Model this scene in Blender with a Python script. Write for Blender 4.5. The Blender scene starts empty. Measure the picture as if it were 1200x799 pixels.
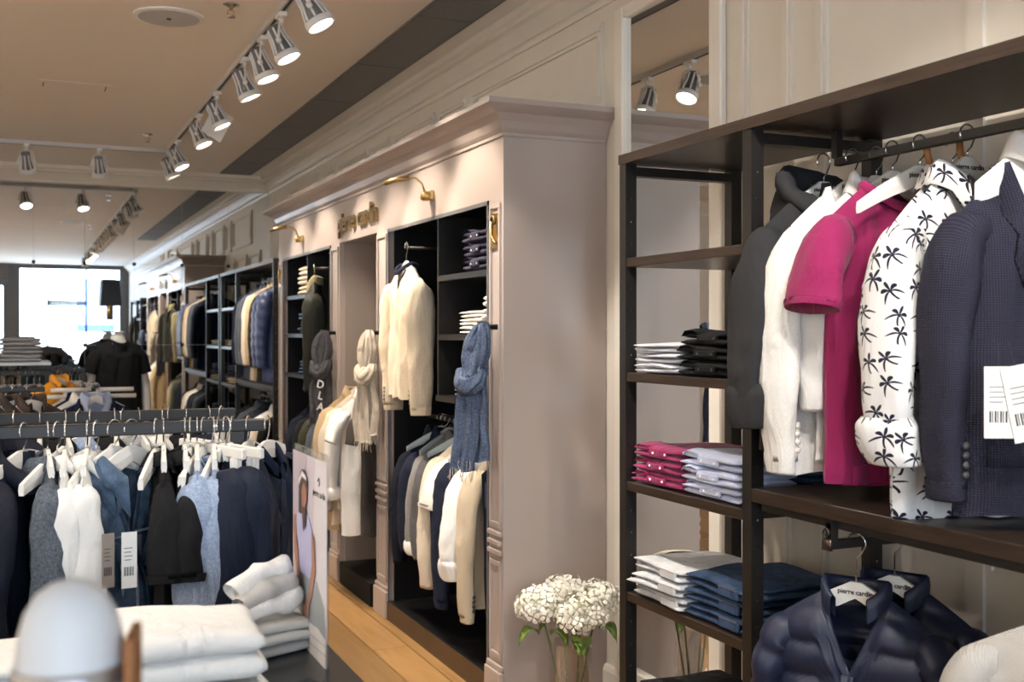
import bpy, math, random
import numpy as np
from mathutils import Vector, Matrix, Euler
PI = math.pi
SC = bpy.context.scene
COL = SC.collection
RNG = random.Random(7)

# ------------------------------------------------------------------ camera
cam_d = bpy.data.cameras.new('camera'); cam = bpy.data.objects.new('camera', cam_d); COL.objects.link(cam)
cam.location = (0, 0, 1.6); cam.rotation_euler = (PI/2, 0, -math.radians(23.86))
cam_d.sensor_width = 36; cam_d.lens = 39.0; cam_d.shift_y = -0.0079
cam_d.clip_start = 0.05; cam_d.clip_end = 200
cam_d.dof.use_dof = True; cam_d.dof.focus_distance = 3.6; cam_d.dof.aperture_fstop = 4.5
SC.camera = cam
# ------------------------------------------------------------------ world: overcast daylight
W = bpy.data.worlds.new('daylight'); SC.world = W; W.use_nodes = True
wn = W.node_tree.nodes; wl = W.node_tree.links
bg = wn['Background']; bg.inputs['Color'].default_value = (0.70, 0.85, 1.0, 1); bg.inputs['Strength'].default_value = 9.0
# ------------------------------------------------------------------ exposure
vs = SC.view_settings
vs.view_transform = 'Standard'; vs.look = 'None'; vs.gamma = 1.0; vs.use_curve_mapping = False
vs.exposure = 0.12
# ------------------------------------------------------------------ daylight portal at the shop window, low sun through it
def area(name, loc, rot, sx, sy, power, color, portal=False):
    l = bpy.data.lights.new(name, 'AREA'); l.shape = 'RECTANGLE'; l.size = sx; l.size_y = sy
    l.energy = power; l.color = color
    if portal: l.cycles.is_portal = True
    o = bpy.data.objects.new(name, l); COL.objects.link(o); o.location = loc; o.rotation_euler = rot
    return o
area('window_portal', (-0.6, -5.25, 1.95), (PI/2, 0, 0), 6.0, 2.5, 1, (1, 1, 1), True)
SPOT_W = 130.0          # power of one track spotlight
WARM = (1.0, 0.86, 0.70)
NEUTRAL = (1.0, 0.93, 0.85)

# ================================================================== materials
MATS = {}
def nmat(name):
    m = bpy.data.materials.new(name); m.use_nodes = True
    nt = m.node_tree; b = nt.nodes['Principled BSDF']
    return m, nt, b
def N(nt, t, **kw):
    n = nt.nodes.new(t)
    for k, v in kw.items():
        if hasattr(n, k): setattr(n, k, v)
        else: n.inputs[k].default_value = v
    return n
def L(nt, a, b): nt.links.new(a, b)
def rgba(c): return (c[0], c[1], c[2], 1)
def srgb(r, g, b):
    f = lambda v: (v/255/12.92) if v/255 <= 0.04045 else ((v/255+0.055)/1.055)**2.4
    return (f(r), f(g), f(b))
def objcoord(nt):
    return N(nt, 'ShaderNodeTexCoord').outputs['Object']
def plain(name, c, rough=0.5, metal=0.0, var=0.06, scale=6.0, bump=0.0, bscale=60.0, spec=0.5, stretch=(1,1,1)):
    if name in MATS: return MATS[name]
    m, nt, b = nmat(name)
    oc = objcoord(nt)
    mp = N(nt, 'ShaderNodeMapping'); mp.inputs['Scale'].default_value = stretch; L(nt, oc, mp.inputs[0])
    nz = N(nt, 'ShaderNodeTexNoise'); nz.inputs['Scale'].default_value = scale; nz.inputs['Detail'].default_value = 5
    L(nt, mp.outputs[0], nz.inputs['Vector'])
    mx = N(nt, 'ShaderNodeMix', data_type='RGBA')
    mx.inputs[6].default_value = rgba([max(0, v*(1-var)) for v in c]); mx.inputs[7].default_value = rgba([min(1, v*(1+var)) for v in c])
    L(nt, nz.outputs['Fac'], mx.inputs[0]); L(nt, mx.outputs[2], b.inputs['Base Color'])
    b.inputs['Roughness'].default_value = rough; b.inputs['Metallic'].default_value = metal
    b.inputs['Specular IOR Level'].default_value = spec
    if bump:
        n2 = N(nt, 'ShaderNodeTexNoise'); n2.inputs['Scale'].default_value = bscale; L(nt, mp.outputs[0], n2.inputs['Vector'])
        bp = N(nt, 'ShaderNodeBump'); bp.inputs['Strength'].default_value = bump; bp.inputs['Distance'].default_value = 0.004
        L(nt, n2.outputs['Fac'], bp.inputs['Height']); L(nt, bp.outputs[0], b.inputs['Normal'])
    MATS[name] = m; return m
def cloth(name, c, kind='plain', c2=None, rough=0.85, wr=0.5):
    """woven or knitted fabric: colour grain plus fine relief and soft wrinkles"""
    if name in MATS: return MATS[name]
    m, nt, b = nmat(name)
    oc = objcoord(nt)
    uv = N(nt, 'ShaderNodeTexCoord').outputs['UV']
    b.inputs['Roughness'].default_value = rough; b.inputs['Specular IOR Level'].default_value = 0.15 if rough >= .55 else .35
    b.inputs['Sheen Weight'].default_value = 0.12 if max(c) > .1 else 0.0; b.inputs['Sheen Roughness'].default_value = 0.5
    fine = N(nt, 'ShaderNodeTexNoise'); fine.inputs['Scale'].default_value = 420; fine.inputs['Detail'].default_value = 2
    L(nt, oc, fine.inputs['Vector'])
    wrk = N(nt, 'ShaderNodeTexNoise'); wrk.inputs['Scale'].default_value = 9; wrk.inputs['Detail'].default_value = 3; wrk.inputs['Distortion'].default_value = 0.8
    mp = N(nt, 'ShaderNodeMapping'); mp.inputs['Scale'].default_value = (1.6, 1.6, 0.6); L(nt, oc, mp.inputs[0]); L(nt, mp.outputs[0], wrk.inputs['Vector'])
    b1 = N(nt, 'ShaderNodeBump'); b1.inputs['Strength'].default_value = wr; b1.inputs['Distance'].default_value = 0.03
    L(nt, wrk.outputs['Fac'], b1.inputs['Height'])
    b2 = N(nt, 'ShaderNodeBump'); b2.inputs['Strength'].default_value = 0.25; b2.inputs['Distance'].default_value = 0.0015
    L(nt, b1.outputs[0], b2.inputs['Normal']); L(nt, b2.outputs[0], b.inputs['Normal'])
    hsrc = fine.outputs['Fac']
    ca, cb = [v*0.92 for v in c], [min(1, v*1.06) for v in c]
    fac = fine.outputs['Fac']
    if kind == 'heather':
        nz = N(nt, 'ShaderNodeTexNoise'); nz.inputs['Scale'].default_value = 160; nz.inputs['Detail'].default_value = 6; nz.inputs['Roughness'].default_value = .8
        L(nt, oc, nz.inputs['Vector'])
        rp = N(nt, 'ShaderNodeMapRange'); rp.inputs[1].default_value = .38; rp.inputs[2].default_value = .62; L(nt, nz.outputs['Fac'], rp.inputs[0])
        fac = rp.outputs[0]; ca, cb = c, (c2 or [min(1, v*1.8) for v in c])
    elif kind == 'denim':
        nz = N(nt, 'ShaderNodeTexNoise'); nz.inputs['Scale'].default_value = 7; nz.inputs['Detail'].default_value = 8; nz.inputs['Roughness'].default_value = .75
        L(nt, oc, nz.inputs['Vector'])
        rp = N(nt, 'ShaderNodeMapRange'); rp.inputs[1].default_value = .35; rp.inputs[2].default_value = .7; L(nt, nz.outputs['Fac'], rp.inputs[0])
        fac = rp.outputs[0]; ca, cb = c, (c2 or [min(1, v*2.2+.02) for v in c])
    elif kind in ('knit', 'check', 'dots', 'waffle'):
        sc = {'knit': 170, 'check': 85, 'dots': 70, 'waffle': 120}[kind]
        mpu = N(nt, 'ShaderNodeMapping'); mpu.inputs['Scale'].default_value = (sc, sc, sc); L(nt, uv, mpu.inputs[0])
        if kind == 'dots':
            vo = N(nt, 'ShaderNodeTexVoronoi'); vo.inputs['Scale'].default_value = 1.0; L(nt, mpu.outputs[0], vo.inputs['Vector'])
            rp = N(nt, 'ShaderNodeMapRange'); rp.inputs[1].default_value = .3; rp.inputs[2].default_value = .45; L(nt, vo.outputs['Distance'], rp.inputs[0])
            fac = rp.outputs[0]
        else:
            w1 = N(nt, 'ShaderNodeTexWave', bands_direction='X'); w1.inputs['Scale'].default_value = .5
            w2 = N(nt, 'ShaderNodeTexWave', bands_direction='Y'); w2.inputs['Scale'].default_value = .5
            for w in (w1, w2): w.inputs['Distortion'].default_value = .6; L(nt, mpu.outputs[0], w.inputs['Vector'])
            mu = N(nt, 'ShaderNodeMath', operation='MULTIPLY'); L(nt, w1.outputs['Fac'], mu.inputs[0]); L(nt, w2.outputs['Fac'], mu.inputs[1])
            fac = mu.outputs[0]; hsrc = fac; b2.inputs['Distance'].default_value = 0.003; b2.inputs['Strength'].default_value = .6
        ca, cb = c, (c2 or [min(1, v*1.5) for v in c])
    mx = N(nt, 'ShaderNodeMix', data_type='RGBA'); mx.inputs[6].default_value = rgba(ca); mx.inputs[7].default_value = rgba(cb)
    L(nt, fac, mx.inputs[0]); L(nt, mx.outputs[2], b.inputs['Base Color']); L(nt, hsrc, b2.inputs['Height'])
    if kind == 'palm':
        palm_print(nt, uv, mx, b)
    MATS[name] = m; return m
def palm_print(nt, uv, mx, b):
    """small palm trees printed in black on white: a cell per tree, six drooping leaves and a trunk"""
    mp = N(nt, 'ShaderNodeMapping'); mp.inputs['Scale'].default_value = (17.5, 17.5, 17.5); L(nt, uv, mp.inputs[0])
    vo = N(nt, 'ShaderNodeTexVoronoi', voronoi_dimensions='2D'); vo.inputs['Scale'].default_value = 1; vo.inputs['Randomness'].default_value = .55
    L(nt, mp.outputs[0], vo.inputs['Vector'])
    su = N(nt, 'ShaderNodeVectorMath', operation='SUBTRACT'); L(nt, mp.outputs[0], su.inputs[0]); L(nt, vo.outputs['Position'], su.inputs[1])
    # a random tilt per tree
    rot = N(nt, 'ShaderNodeVectorRotate', rotation_type='Z_AXIS')
    sp = N(nt, 'ShaderNodeSeparateColor'); L(nt, vo.outputs['Color'], sp.inputs[0])
    an = N(nt, 'ShaderNodeMapRange'); an.inputs[3].default_value = -.9; an.inputs[4].default_value = .9; L(nt, sp.outputs[0], an.inputs[0])
    L(nt, su.outputs[0], rot.inputs['Vector']); L(nt, an.outputs[0], rot.inputs['Angle'])
    xy = N(nt, 'ShaderNodeSeparateXYZ'); L(nt, rot.outputs[0], xy.inputs[0])
    def M(op, a, bb=None, c=None):
        n = N(nt, 'ShaderNodeMath', operation=op)
        for i, v in enumerate((a, bb, c)):
            if v is None: continue
            if isinstance(v, (int, float)): n.inputs[i].default_value = v
            else: L(nt, v, n.inputs[i])
        return n.outputs[0]
    x, y = xy.outputs[0], xy.outputs[1]
    yc = M('SUBTRACT', y, 0.05)
    # leaves droop: bend the height with the square of the side
    yb = M('ADD', yc, M('MULTIPLY', M('MULTIPLY', x, x), 1.9))
    r = M('SQRT', M('ADD', M('MULTIPLY', x, x), M('MULTIPLY', yb, yb)))
    th = M('ARCTAN2', yb, x)
    leaf = M('POWER', M('ABSOLUTE', M('COSINE', M('MULTIPLY', th, 4.0))), 1.25)
    up = M('GREATER_THAN', M('SINE', th), -.42)
    rad = M('ADD', M('MULTIPLY', M('MULTIPLY', leaf, .37), up), .05)
    inleaf = M('LESS_THAN', r, rad)
    trunk = M('MULTIPLY', M('LESS_THAN', M('ABSOLUTE', M('ADD', x, M('MULTIPLY', M('MULTIPLY', y, y), .9))), .04), M('MULTIPLY', M('LESS_THAN', y, .05), M('GREATER_THAN', y, -.36)))
    ink = M('MAXIMUM', inleaf, trunk)
    m2 = N(nt, 'ShaderNodeMix', data_type='RGBA'); m2.inputs[7].default_value = (.012, .012, .03, 1)
    L(nt, mx.outputs[2], m2.inputs[6]); L(nt, ink, m2.inputs[0]); L(nt, m2.outputs[2], b.inputs['Base Color'])
def emis(name, c, s):
    if name in MATS: return MATS[name]
    m, nt, b = nmat(name)
    b.inputs['Base Color'].default_value = rgba(c); b.inputs['Emission Color'].default_value = rgba(c); b.inputs['Emission Strength'].default_value = s
    MATS[name] = m; return m
def mirror_mat():
    m, nt, b = nmat('mirror'); b.inputs['Base Color'].default_value = (.86, .88, .88, 1)
    b.inputs['Metallic'].default_value = 1; b.inputs['Roughness'].default_value = 0.004
    MATS['mirror'] = m; return m
def glass_mat(name, tint=(1, 1, 1), refl=0.08):
    m = bpy.data.materials.new(name); m.use_nodes = True; nt = m.node_tree; nt.nodes.clear()
    out = N(nt, 'ShaderNodeOutputMaterial'); tr = N(nt, 'ShaderNodeBsdfTransparent'); gl = N(nt, 'ShaderNodeBsdfGlossy')
    tr.inputs[0].default_value = rgba(tint); gl.inputs['Roughness'].default_value = .02
    fr = N(nt, 'ShaderNodeLayerWeight'); fr.inputs[0].default_value = .25
    mm = N(nt, 'ShaderNodeMath', operation='MULTIPLY_ADD'); mm.inputs[1].default_value = .28; mm.inputs[2].default_value = refl * .5
    L(nt, fr.outputs['Fresnel'], mm.inputs[0])
    mx = N(nt, 'ShaderNodeMixShader'); L(nt, mm.outputs[0], mx.inputs[0]); L(nt, tr.outputs[0], mx.inputs[1]); L(nt, gl.outputs[0], mx.inputs[2])
    L(nt, mx.outputs[0], out.inputs[0]); MATS[name] = m; return m

M_CREAM = plain('cream_paint', (.68, .63, .55), .45, bump=.02)
M_CEIL = plain('ceiling_paint', (.84, .795, .735), .75, var=.03, scale=1.2)
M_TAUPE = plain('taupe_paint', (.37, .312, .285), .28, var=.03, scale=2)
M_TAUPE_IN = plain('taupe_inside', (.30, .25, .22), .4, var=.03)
M_BLACK = plain('black_board', (.008, .008, .009), .35, var=.2, spec=.25)
M_STEEL = plain('black_steel', (.010, .0085, .0075), .42, var=.2, bump=.02)
M_WENGE = plain('wenge_wood', (.030, .018, .012), .36, var=.95, scale=16, stretch=(7, .45, 7), bump=.12, bscale=30)
M_GOLD = plain('brass', (.62, .43, .18), .28, 1.0, var=.1)
M_GOLDD = plain('brass_dark', (.34, .24, .11), .35, 1.0, var=.1)
M_CHROME = plain('chrome', (.75, .75, .75), .18, 1.0)
M_WHITE = plain('white_lacquer', (.80, .79, .77), .4, var=.02)
M_HANG = plain('white_hanger_wood', (.78, .76, .72), .42, var=.03)
M_LAMP = plain('lamp_grey', (.55, .55, .54), .35, var=.05)
M_VENT = None
M_MIRROR = mirror_mat()
M_GLASS = glass_mat('clear_glass')
M_ACRYL = glass_mat('acrylic', (.97, .98, .98), .1)
M_LENS = emis('lamp_lens', (1, .93, .82), 28)
M_TAGW = plain('white_card', (.82, .82, .80), .6, var=.02)
M_INK = plain('black_ink', (.02, .02, .02), .6)
M_LEATHER = plain('tan_leather', (.30, .12, .03), .5, var=.2)
M_SKIN = plain('mannequin_white', (.72, .69, .64), .4, var=.02)

def vent_mat():
    m, nt, b = nmat('vent_mesh'); oc = objcoord(nt)
    w = N(nt, 'ShaderNodeTexWave', bands_direction='Y'); w.inputs['Scale'].default_value = 14; L(nt, oc, w.inputs['Vector'])
    mx = N(nt, 'ShaderNodeMix', data_type='RGBA'); mx.inputs[6].default_value = (.10, .10, .103, 1); mx.inputs[7].default_value = (.25, .25, .255, 1)
    L(nt, w.outputs['Fac'], mx.inputs[0]); L(nt, mx.outputs[2], b.inputs['Base Color']); b.inputs['Roughness'].default_value = .6
    return m
M_VENT = vent_mat()
def oak_mat(name, k):
    m, nt, b = nmat(name); oc = objcoord(nt)
    inf = N(nt, 'ShaderNodeObjectInfo')
    mp = N(nt, 'ShaderNodeMapping'); mp.inputs['Scale'].default_value = (16, 1.3, 16); L(nt, oc, mp.inputs[0])
    ad = N(nt, 'ShaderNodeVectorMath', operation='ADD'); L(nt, mp.outputs[0], ad.inputs[0]); 
    cm = N(nt, 'ShaderNodeCombineXYZ'); mu = N(nt, 'ShaderNodeMath', operation='MULTIPLY'); mu.inputs[1].default_value = 40; L(nt, inf.outputs['Random'], mu.inputs[0])
    L(nt, mu.outputs[0], cm.inputs[0]); L(nt, mu.outputs[0], cm.inputs[1]); L(nt, cm.outputs[0], ad.inputs[1])
    nz = N(nt, 'ShaderNodeTexNoise'); nz.inputs['Scale'].default_value = 1.6; nz.inputs['Detail'].default_value = 8; nz.inputs['Distortion'].default_value = 1.0
    L(nt, ad.outputs[0], nz.inputs['Vector'])
    mx = N(nt, 'ShaderNodeMix', data_type='RGBA'); mx.inputs[6].default_value = (.24*k, .125*k, .042*k, 1); mx.inputs[7].default_value = (.50*k, .29*k, .115*k, 1)
    L(nt, nz.outputs['Fac'], mx.inputs[0])
    hv = N(nt, 'ShaderNodeHueSaturation'); mr = N(nt, 'ShaderNodeMapRange'); mr.inputs[3].default_value = .62; mr.inputs[4].default_value = 1.15
    L(nt, inf.outputs['Random'], mr.inputs[0]); L(nt, mr.outputs[0], hv.inputs['Value']); L(nt, mx.outputs[2], hv.inputs['Color'])
    L(nt, hv.outputs[0], b.inputs['Base Color']); b.inputs['Roughness'].default_value = .38
    return m
M_OAK = oak_mat('oak_plank', 1.0)

# ================================================================== object helpers
def link_mesh(name, verts, faces, mat, parent=None, smooth=False, uvs=None, loc=None, rot=None):
    me = bpy.data.meshes.new(name)
    me.from_pydata([tuple(v) for v in verts], [], [tuple(f) for f in faces])
    if smooth: me.polygons.foreach_set('use_smooth', [True]*len(me.polygons))
    if uvs is not None:
        ul = me.uv_layers.new(name='UVMap')
        idx = np.zeros(len(me.loops), dtype=np.int32); me.loops.foreach_get('vertex_index', idx)
        ul.data.foreach_set('uv', np.asarray(uvs, dtype=np.float32)[idx].ravel())
    me.materials.append(mat); me.update()
    o = bpy.data.objects.new(name, me); COL.objects.link(o)
    if parent: o.parent = parent
    if loc: o.location = loc
    if rot: o.rotation_euler = rot
    return o
def tag(o, label, cat, group=None):
    o['label'] = label; o['category'] = cat
    if group: o['group'] = group
    return o
def thing(name, label, cat, loc=(0, 0, 0), rz=0.0, group=None):
    o = bpy.data.objects.new(name, None); COL.objects.link(o); o.empty_display_size = .05
    o.location = loc; o.rotation_euler = (0, 0, rz)
    return tag(o, label, cat, group)
def struct(o): o['kind'] = 'structure'; return o
def stuff(o): o['kind'] = 'stuff'; return o

class MB:
    """collects shapes of one part"""
    def __init__(s): s.v = []; s.f = []; s.uv = []
    def add(s, v, f, uv=None):
        n = len(s.v); s.v += [tuple(p) for p in v]; s.f += [tuple(i+n for i in q) for q in f]
        if uv is None: uv = [(p[0]+.37*p[1], p[2]) for p in v]
        s.uv += [tuple(q) for q in uv]; return s
    def box(s, x0, x1, y0, y1, z0, z1, bev=0.0):
        if bev <= 0:
            v = [(x0,y0,z0),(x1,y0,z0),(x1,y1,z0),(x0,y1,z0),(x0,y0,z1),(x1,y0,z1),(x1,y1,z1),(x0,y1,z1)]
            return s.add(v, [(0,3,2,1),(4,5,6,7),(0,1,5,4),(1,2,6,5),(2,3,7,6),(3,0,4,7)])
        b = min(bev, (x1-x0)/2.01, (y1-y0)/2.01, (z1-z0)/2.01)
        rings = []
        def ring(z, i):
            return [(x0+i,y0+b if i==0 else y0+i,z)] 
        v = []; f = []
        def rect(ix, z):
            c = b if ix == 0 else b*0.0
            a0, a1, c0, c1 = x0+ix, x1-ix, y0+ix, y1-ix
            k = b-ix
            return [(a0+k,c0,z),(a1-k,c0,z),(a1,c0+k,z),(a1,c1-k,z),(a1-k,c1,z),(a0+k,c1,z),(a0,c1-k,z),(a0,c0+k,z)]
        k = b*.999
        for ix, z in ((k, z0), (0, z0+b), (0, z1-b), (k, z1)): v += rect(ix, z)
        for r in range(3):
            for i in range(8): f.append((r*8+i, r*8+(i+1)%8, (r+1)*8+(i+1)%8, (r+1)*8+i))
        f.append(tuple(reversed(range(8)))); f.append(tuple(range(24, 32)))
        return s.add(v, f)
    def tube(s, pts, rad, n=8, cap=True):
        pts = [Vector(p) for p in pts]
        if not hasattr(rad, '__len__'): rad = [rad]*len(pts)
        v = []; f = []
        up = None
        for i, p in enumerate(pts):
            t = (pts[min(i+1, len(pts)-1)] - pts[max(i-1, 0)]).normalized()
            if up is None:
                up = Vector((0, 0, 1)) if abs(t.z) < .9 else Vector((0, 1, 0))
            a = up - t*up.dot(t)
            if a.length < 1e-4: a = Vector((1, 0, 0)) - t*t.x
            a.normalize(); bb = t.cross(a); up = a
            for k in range(n):
                th = 2*PI*k/n
                v.append(p + (a*math.cos(th) + bb*math.sin(th))*rad[i])
        for i in range(len(pts)-1):
            for k in range(n): f.append((i*n+k, i*n+(k+1)%n, (i+1)*n+(k+1)%n, (i+1)*n+k))
        if cap:
            f.append(tuple(reversed(range(n)))); f.append(tuple((len(pts)-1)*n+k for k in range(n)))
        return s.add(v, f)
    def lathe(s, prof, c=(0, 0, 0), n=24, axis='z'):
        v = []; f = []
        for r, z in prof:
            for k in range(n):
                th = 2*PI*k/n; x, y = r*math.cos(th), r*math.sin(th)
                v.append({'z': (c[0]+x, c[1]+y, c[2]+z), 'y': (c[0]+x, c[1]+z, c[2]+y), 'x': (c[0]+z, c[1]+x, c[2]+y)}[axis])
        for i in range(len(prof)-1):
            for k in range(n): f.append((i*n+k, i*n+(k+1)%n, (i+1)*n+(k+1)%n, (i+1)*n+k))
        f.append(tuple(reversed(range(n)))); f.append(tuple((len(prof)-1)*n+k for k in range(n)))
        return s.add(v, f)
    def sweep(s, prof, path):
        """closed 2-D profile (a outward, b up) carried along a path of (origin, outward dir)"""
        n = len(prof); v = []; f = []
        for o, d in path:
            for a, b in prof: v.append((o[0]+d[0]*a, o[1]+d[1]*a, o[2]+b))
        for i in range(len(path)-1):
            for k in range(n): f.append((i*n+k, i*n+(k+1)%n, (i+1)*n+(k+1)%n, (i+1)*n+k))
        f.append(tuple(range(n))); f.append(tuple(reversed([(len(path)-1)*n+k for k in range(n)])))
        return s.add(v, f)
    def xform(s, m):
        s.v = [tuple(m @ Vector(p)) for p in s.v]; return s
    def build(s, name, mat, parent=None, smooth=False, loc=None, rot=None):
        return link_mesh(name, s.v, s.f, mat, parent, smooth, s.uv, loc, rot)
def boxo(name, x0, x1, y0, y1, z0, z1, mat, parent=None, bev=0.0):
    return MB().box(x0, x1, y0, y1, z0, z1, bev).build(name, mat, parent)
def copy_tree(o, parent=None):
    c = o.copy(); COL.objects.link(c)
    if parent: c.parent = parent
    for ch in list(o.children): copy_tree(ch, c)
    return c
_fontcache = {}
def text_part(name, s, size, mat, parent, loc, rot, extrude=.001, offset=0.0, align='CENTER', spacing=1.0):
    key = (s, size, extrude, offset, mat.name, align, spacing)
    if key not in _fontcache:
        cu = bpy.data.curves.new('lettering', 'FONT'); cu.body = s; cu.size = size; cu.extrude = extrude; cu.offset = offset
        cu.align_x = align; cu.align_y = 'CENTER'; cu.resolution_u = 3; cu.space_character = spacing
        t = bpy.data.objects.new('t', cu); COL.objects.link(t)
        dg = bpy.context.evaluated_depsgraph_get()
        me = bpy.data.meshes.new_from_object(t.evaluated_get(dg)); me.materials.clear(); me.materials.append(mat)
        bpy.data.objects.remove(t); _fontcache[key] = me
    o = bpy.data.objects.new(name, _fontcache[key]); COL.objects.link(o)
    o.parent = parent; o.location = loc; o.rotation_euler = rot
    return o
BRAND = 'pierre cardin'

# ================================================================== setting
XW, YM, YF, XL, ZC = 2.38, 11.65, -5.0, -4.6, 3.22
fl = struct(boxo('floor', XL, XW, YF, YM, -.06, -.012, M_OAK))
# oak planks along the aisle, each its own board
pw, plen = .19, 1.9
pm = MB().box(-pw/2+.003, pw/2-.003, -plen/2+.001, plen/2-.001, -.012, 0, .0025)
pl0 = pm.build('plank', M_OAK, fl)
first = True; ci = 0
x = XW - pw/2
while x > -.3:
    y = 2.9 - [0.0, .7, 1.3, .35, 1.0][ci % 5]
    while y < YM + .5:
        yy0, yy1 = max(y - plen/2, 2.0), min(y + plen/2, YM)
        if yy1 > yy0 + .05:
            o = pl0 if first else pl0.copy()
            if not first: COL.objects.link(o); o.parent = fl
            o.location = (x, (yy0+yy1)/2, 0); o.scale = (1, (yy1-yy0)/plen, 1); first = False
        y += plen
    x -= pw; ci += 1
# remaining floor, covered by racks and outside the frame: plain boards in the material
boxo('floor_field', XL, x + pw/2, YF, YM, -.012, 0, M_OAK, fl); boxo('floor_field', x + pw/2, XW, YF, 2.0, -.012, 0, M_OAK, fl)
ceil_o = struct(boxo('ceiling', XL, XW, YF, YM, ZC, ZC+.1, M_CEIL))
wr = struct(boxo('wall_right', XW, XW+.15, YF, YM, 0, ZC, M_CREAM))
wl_ = struct(boxo('wall_left', XL-.15, XL, YF, YM, 0, ZC, M_CREAM))
wb = struct(boxo('wall_back', XL, XW, YM, YM+.15, 0, ZC, M_CREAM))
# front wall with the shop window (behind the camera, seen in the mirror)
WX0, WX1, WZ0, WZ1 = -.08, 2.22, .75, 3.16
VX0, VX1, VZ0, VZ1 = -3.6, -.34, .75, 2.75
fm = MB()
fm.box(XL, XW, YF-.2, YF, 0, WZ0); fm.box(WX1, XW, YF-.2, YF, WZ0, ZC); fm.box(XL, VX0, YF-.2, YF, WZ0, ZC)
fm.box(VX0, VX1, YF-.2, YF, VZ1, ZC); fm.box(VX1, WX0, YF-.2, YF, WZ0, ZC); fm.box(WX0, WX1, YF-.2, YF, WZ1, ZC)
struct(fm.build('wall_front', plain('grey_render', (.10, .10, .105), .6)))
M_FRAME = plain('grey_frame', (.12, .12, .13), .5)
def window(name, x0, x1, z0, z1, mull):
    fr = MB()
    for a in (x0, x1-.05): fr.box(a, a+.05, YF-.12, YF-.04, z0, z1)
    for a in (z0, z1-.05): fr.box(x0+.05, x1-.05, YF-.12, YF-.04, a, a+.05)
    o = struct(fr.build(name, M_FRAME))
    xs = [x0+.05] + mull + [x1-.05]
    for m in mull: boxo('mullion', m-.02, m+.02, YF-.12, YF-.04, z0+.05, z1-.05, M_FRAME, o)
    for a, b in zip(xs[:-1], xs[1:]): boxo('pane', a+.02, b-.02, YF-.09, YF-.08, z0+.05, z1-.05, M_GLASS, o)
    return o
window('window_1', WX0, WX1, WZ0, WZ1, [1.42]); window('window_2', VX0, VX1, VZ0, VZ1, [-2.0])
# roller shutter box above the left window, slats
sh = struct(boxo('trim_3', VX0, VX1+.06, YF-.02, YF+.06, VZ1, ZC, M_FRAME))
for k in range(5): boxo('slat', VX0, VX1+.06, YF+.06, YF+.075, VZ1+.01+k*.09, VZ1+.09+k*.09, M_FRAME, sh, .006)

# crown moulding along the right wall and over the mirror wall
CROWN = [(0, 0), (.012, 0), (.018, .014), (.018, .026), (.03, .034), (.048, .06), (.075, .092), (.098, .104), (.098, .118), (.118, .13), (.118, .165), (0, .165)]
t1 = MB().sweep(CROWN, [((XW, YF, ZC-.165), (-1, 0)), ((XW, YM, ZC-.165), (-1, 0))]); struct(t1.build('trim_1', M_CREAM))
t2 = MB().sweep(CROWN, [((XL, YM, ZC-.165), (0, -1)), ((XW, YM, ZC-.165), (0, -1))]); struct(t2.build('trim_2', M_CREAM))
t4 = MB().sweep([(0, 0), (.02, 0), (.02, .11), (.012, .13), (0, .135)], [((XW, YF, 0), (-1, 0)), ((XW, YM, 0), (-1, 0))]); struct(t4.build('baseboard_right', M_CREAM))
# panel mouldings on the right wall
MOULD = [(0, -.03), (.012, -.03), (.022, -.018), (.012, -.008), (.02, .006), (.012, .02), (.018, .03), (0, .03)]
def wall_panel(y0, y1, z0, z1):
    b = MB(); w = .05
    def rail(ya, yb, za, zb):
        b.box(XW-.014, XW, ya, yb, za, zb); 
        if yb-ya > zb-za: b.box(XW-.024, XW-.014, ya+.006, yb-.006, za+.014, zb-.022)
        else: b.box(XW-.024, XW-.014, ya+.014, yb-.022, za+.006, zb-.006)
    rail(y0, y1, z1-w, z1); rail(y0, y1, z0, z0+w); rail(y0, y0+w, z0+w, z1-w); rail(y1-w, y1, z0+w, z1-w)
    b.build('panel_moulding', M_CREAM, wr)
yy = 4.36
for wd in (1.55, .42, .8, .42, .8, .42, 1.2):
    wall_panel(yy, min(yy+wd, YM-.1), 2.60, 2.985); yy += wd + .12
for y0, y1 in ((8.95, 9.6), (9.72, 10.4), (10.52, 11.2)): wall_panel(y0, y1, .4, 2.5)
# mirror let into the right wall, with its frame and the strips beside it
mw = struct(boxo('trim_5', XW-.006, XW, 3.50, 4.15, .14, 2.95, M_MIRROR))
M_TRIMW = plain('white_trim', (.74, .70, .63), .4)
for a, b, c, d in ((4.15, 4.22, .14, 3.0), (3.42, 3.50, .14, 3.0)): boxo('mirror_frame', XW-.03, XW, a, b, c, d, M_TRIMW, mw, .006)
boxo('mirror_frame', XW-.03, XW, 3.50, 4.15, 2.95, 3.0, M_TRIMW, mw, .006); boxo('mirror_frame', XW-.03, XW, 3.50, 4.15, .14, .18, M_TRIMW, mw, .006)
for yv in (3.31, 3.06, 2.885): 
    b = MB(); b.box(XW-.012, XW, yv-.03, yv+.03, .14, 3.05); b.box(XW-.02, XW-.012, yv-.012, yv+.02, .14, 3.05); b.build('panel_moulding', M_CREAM, wr)
for yv in (2.25, 2.05, 1.75): boxo('panel_moulding', XW-.012, XW, yv-.03, yv+.03, .14, 3.05, M_CREAM, wr)
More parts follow.
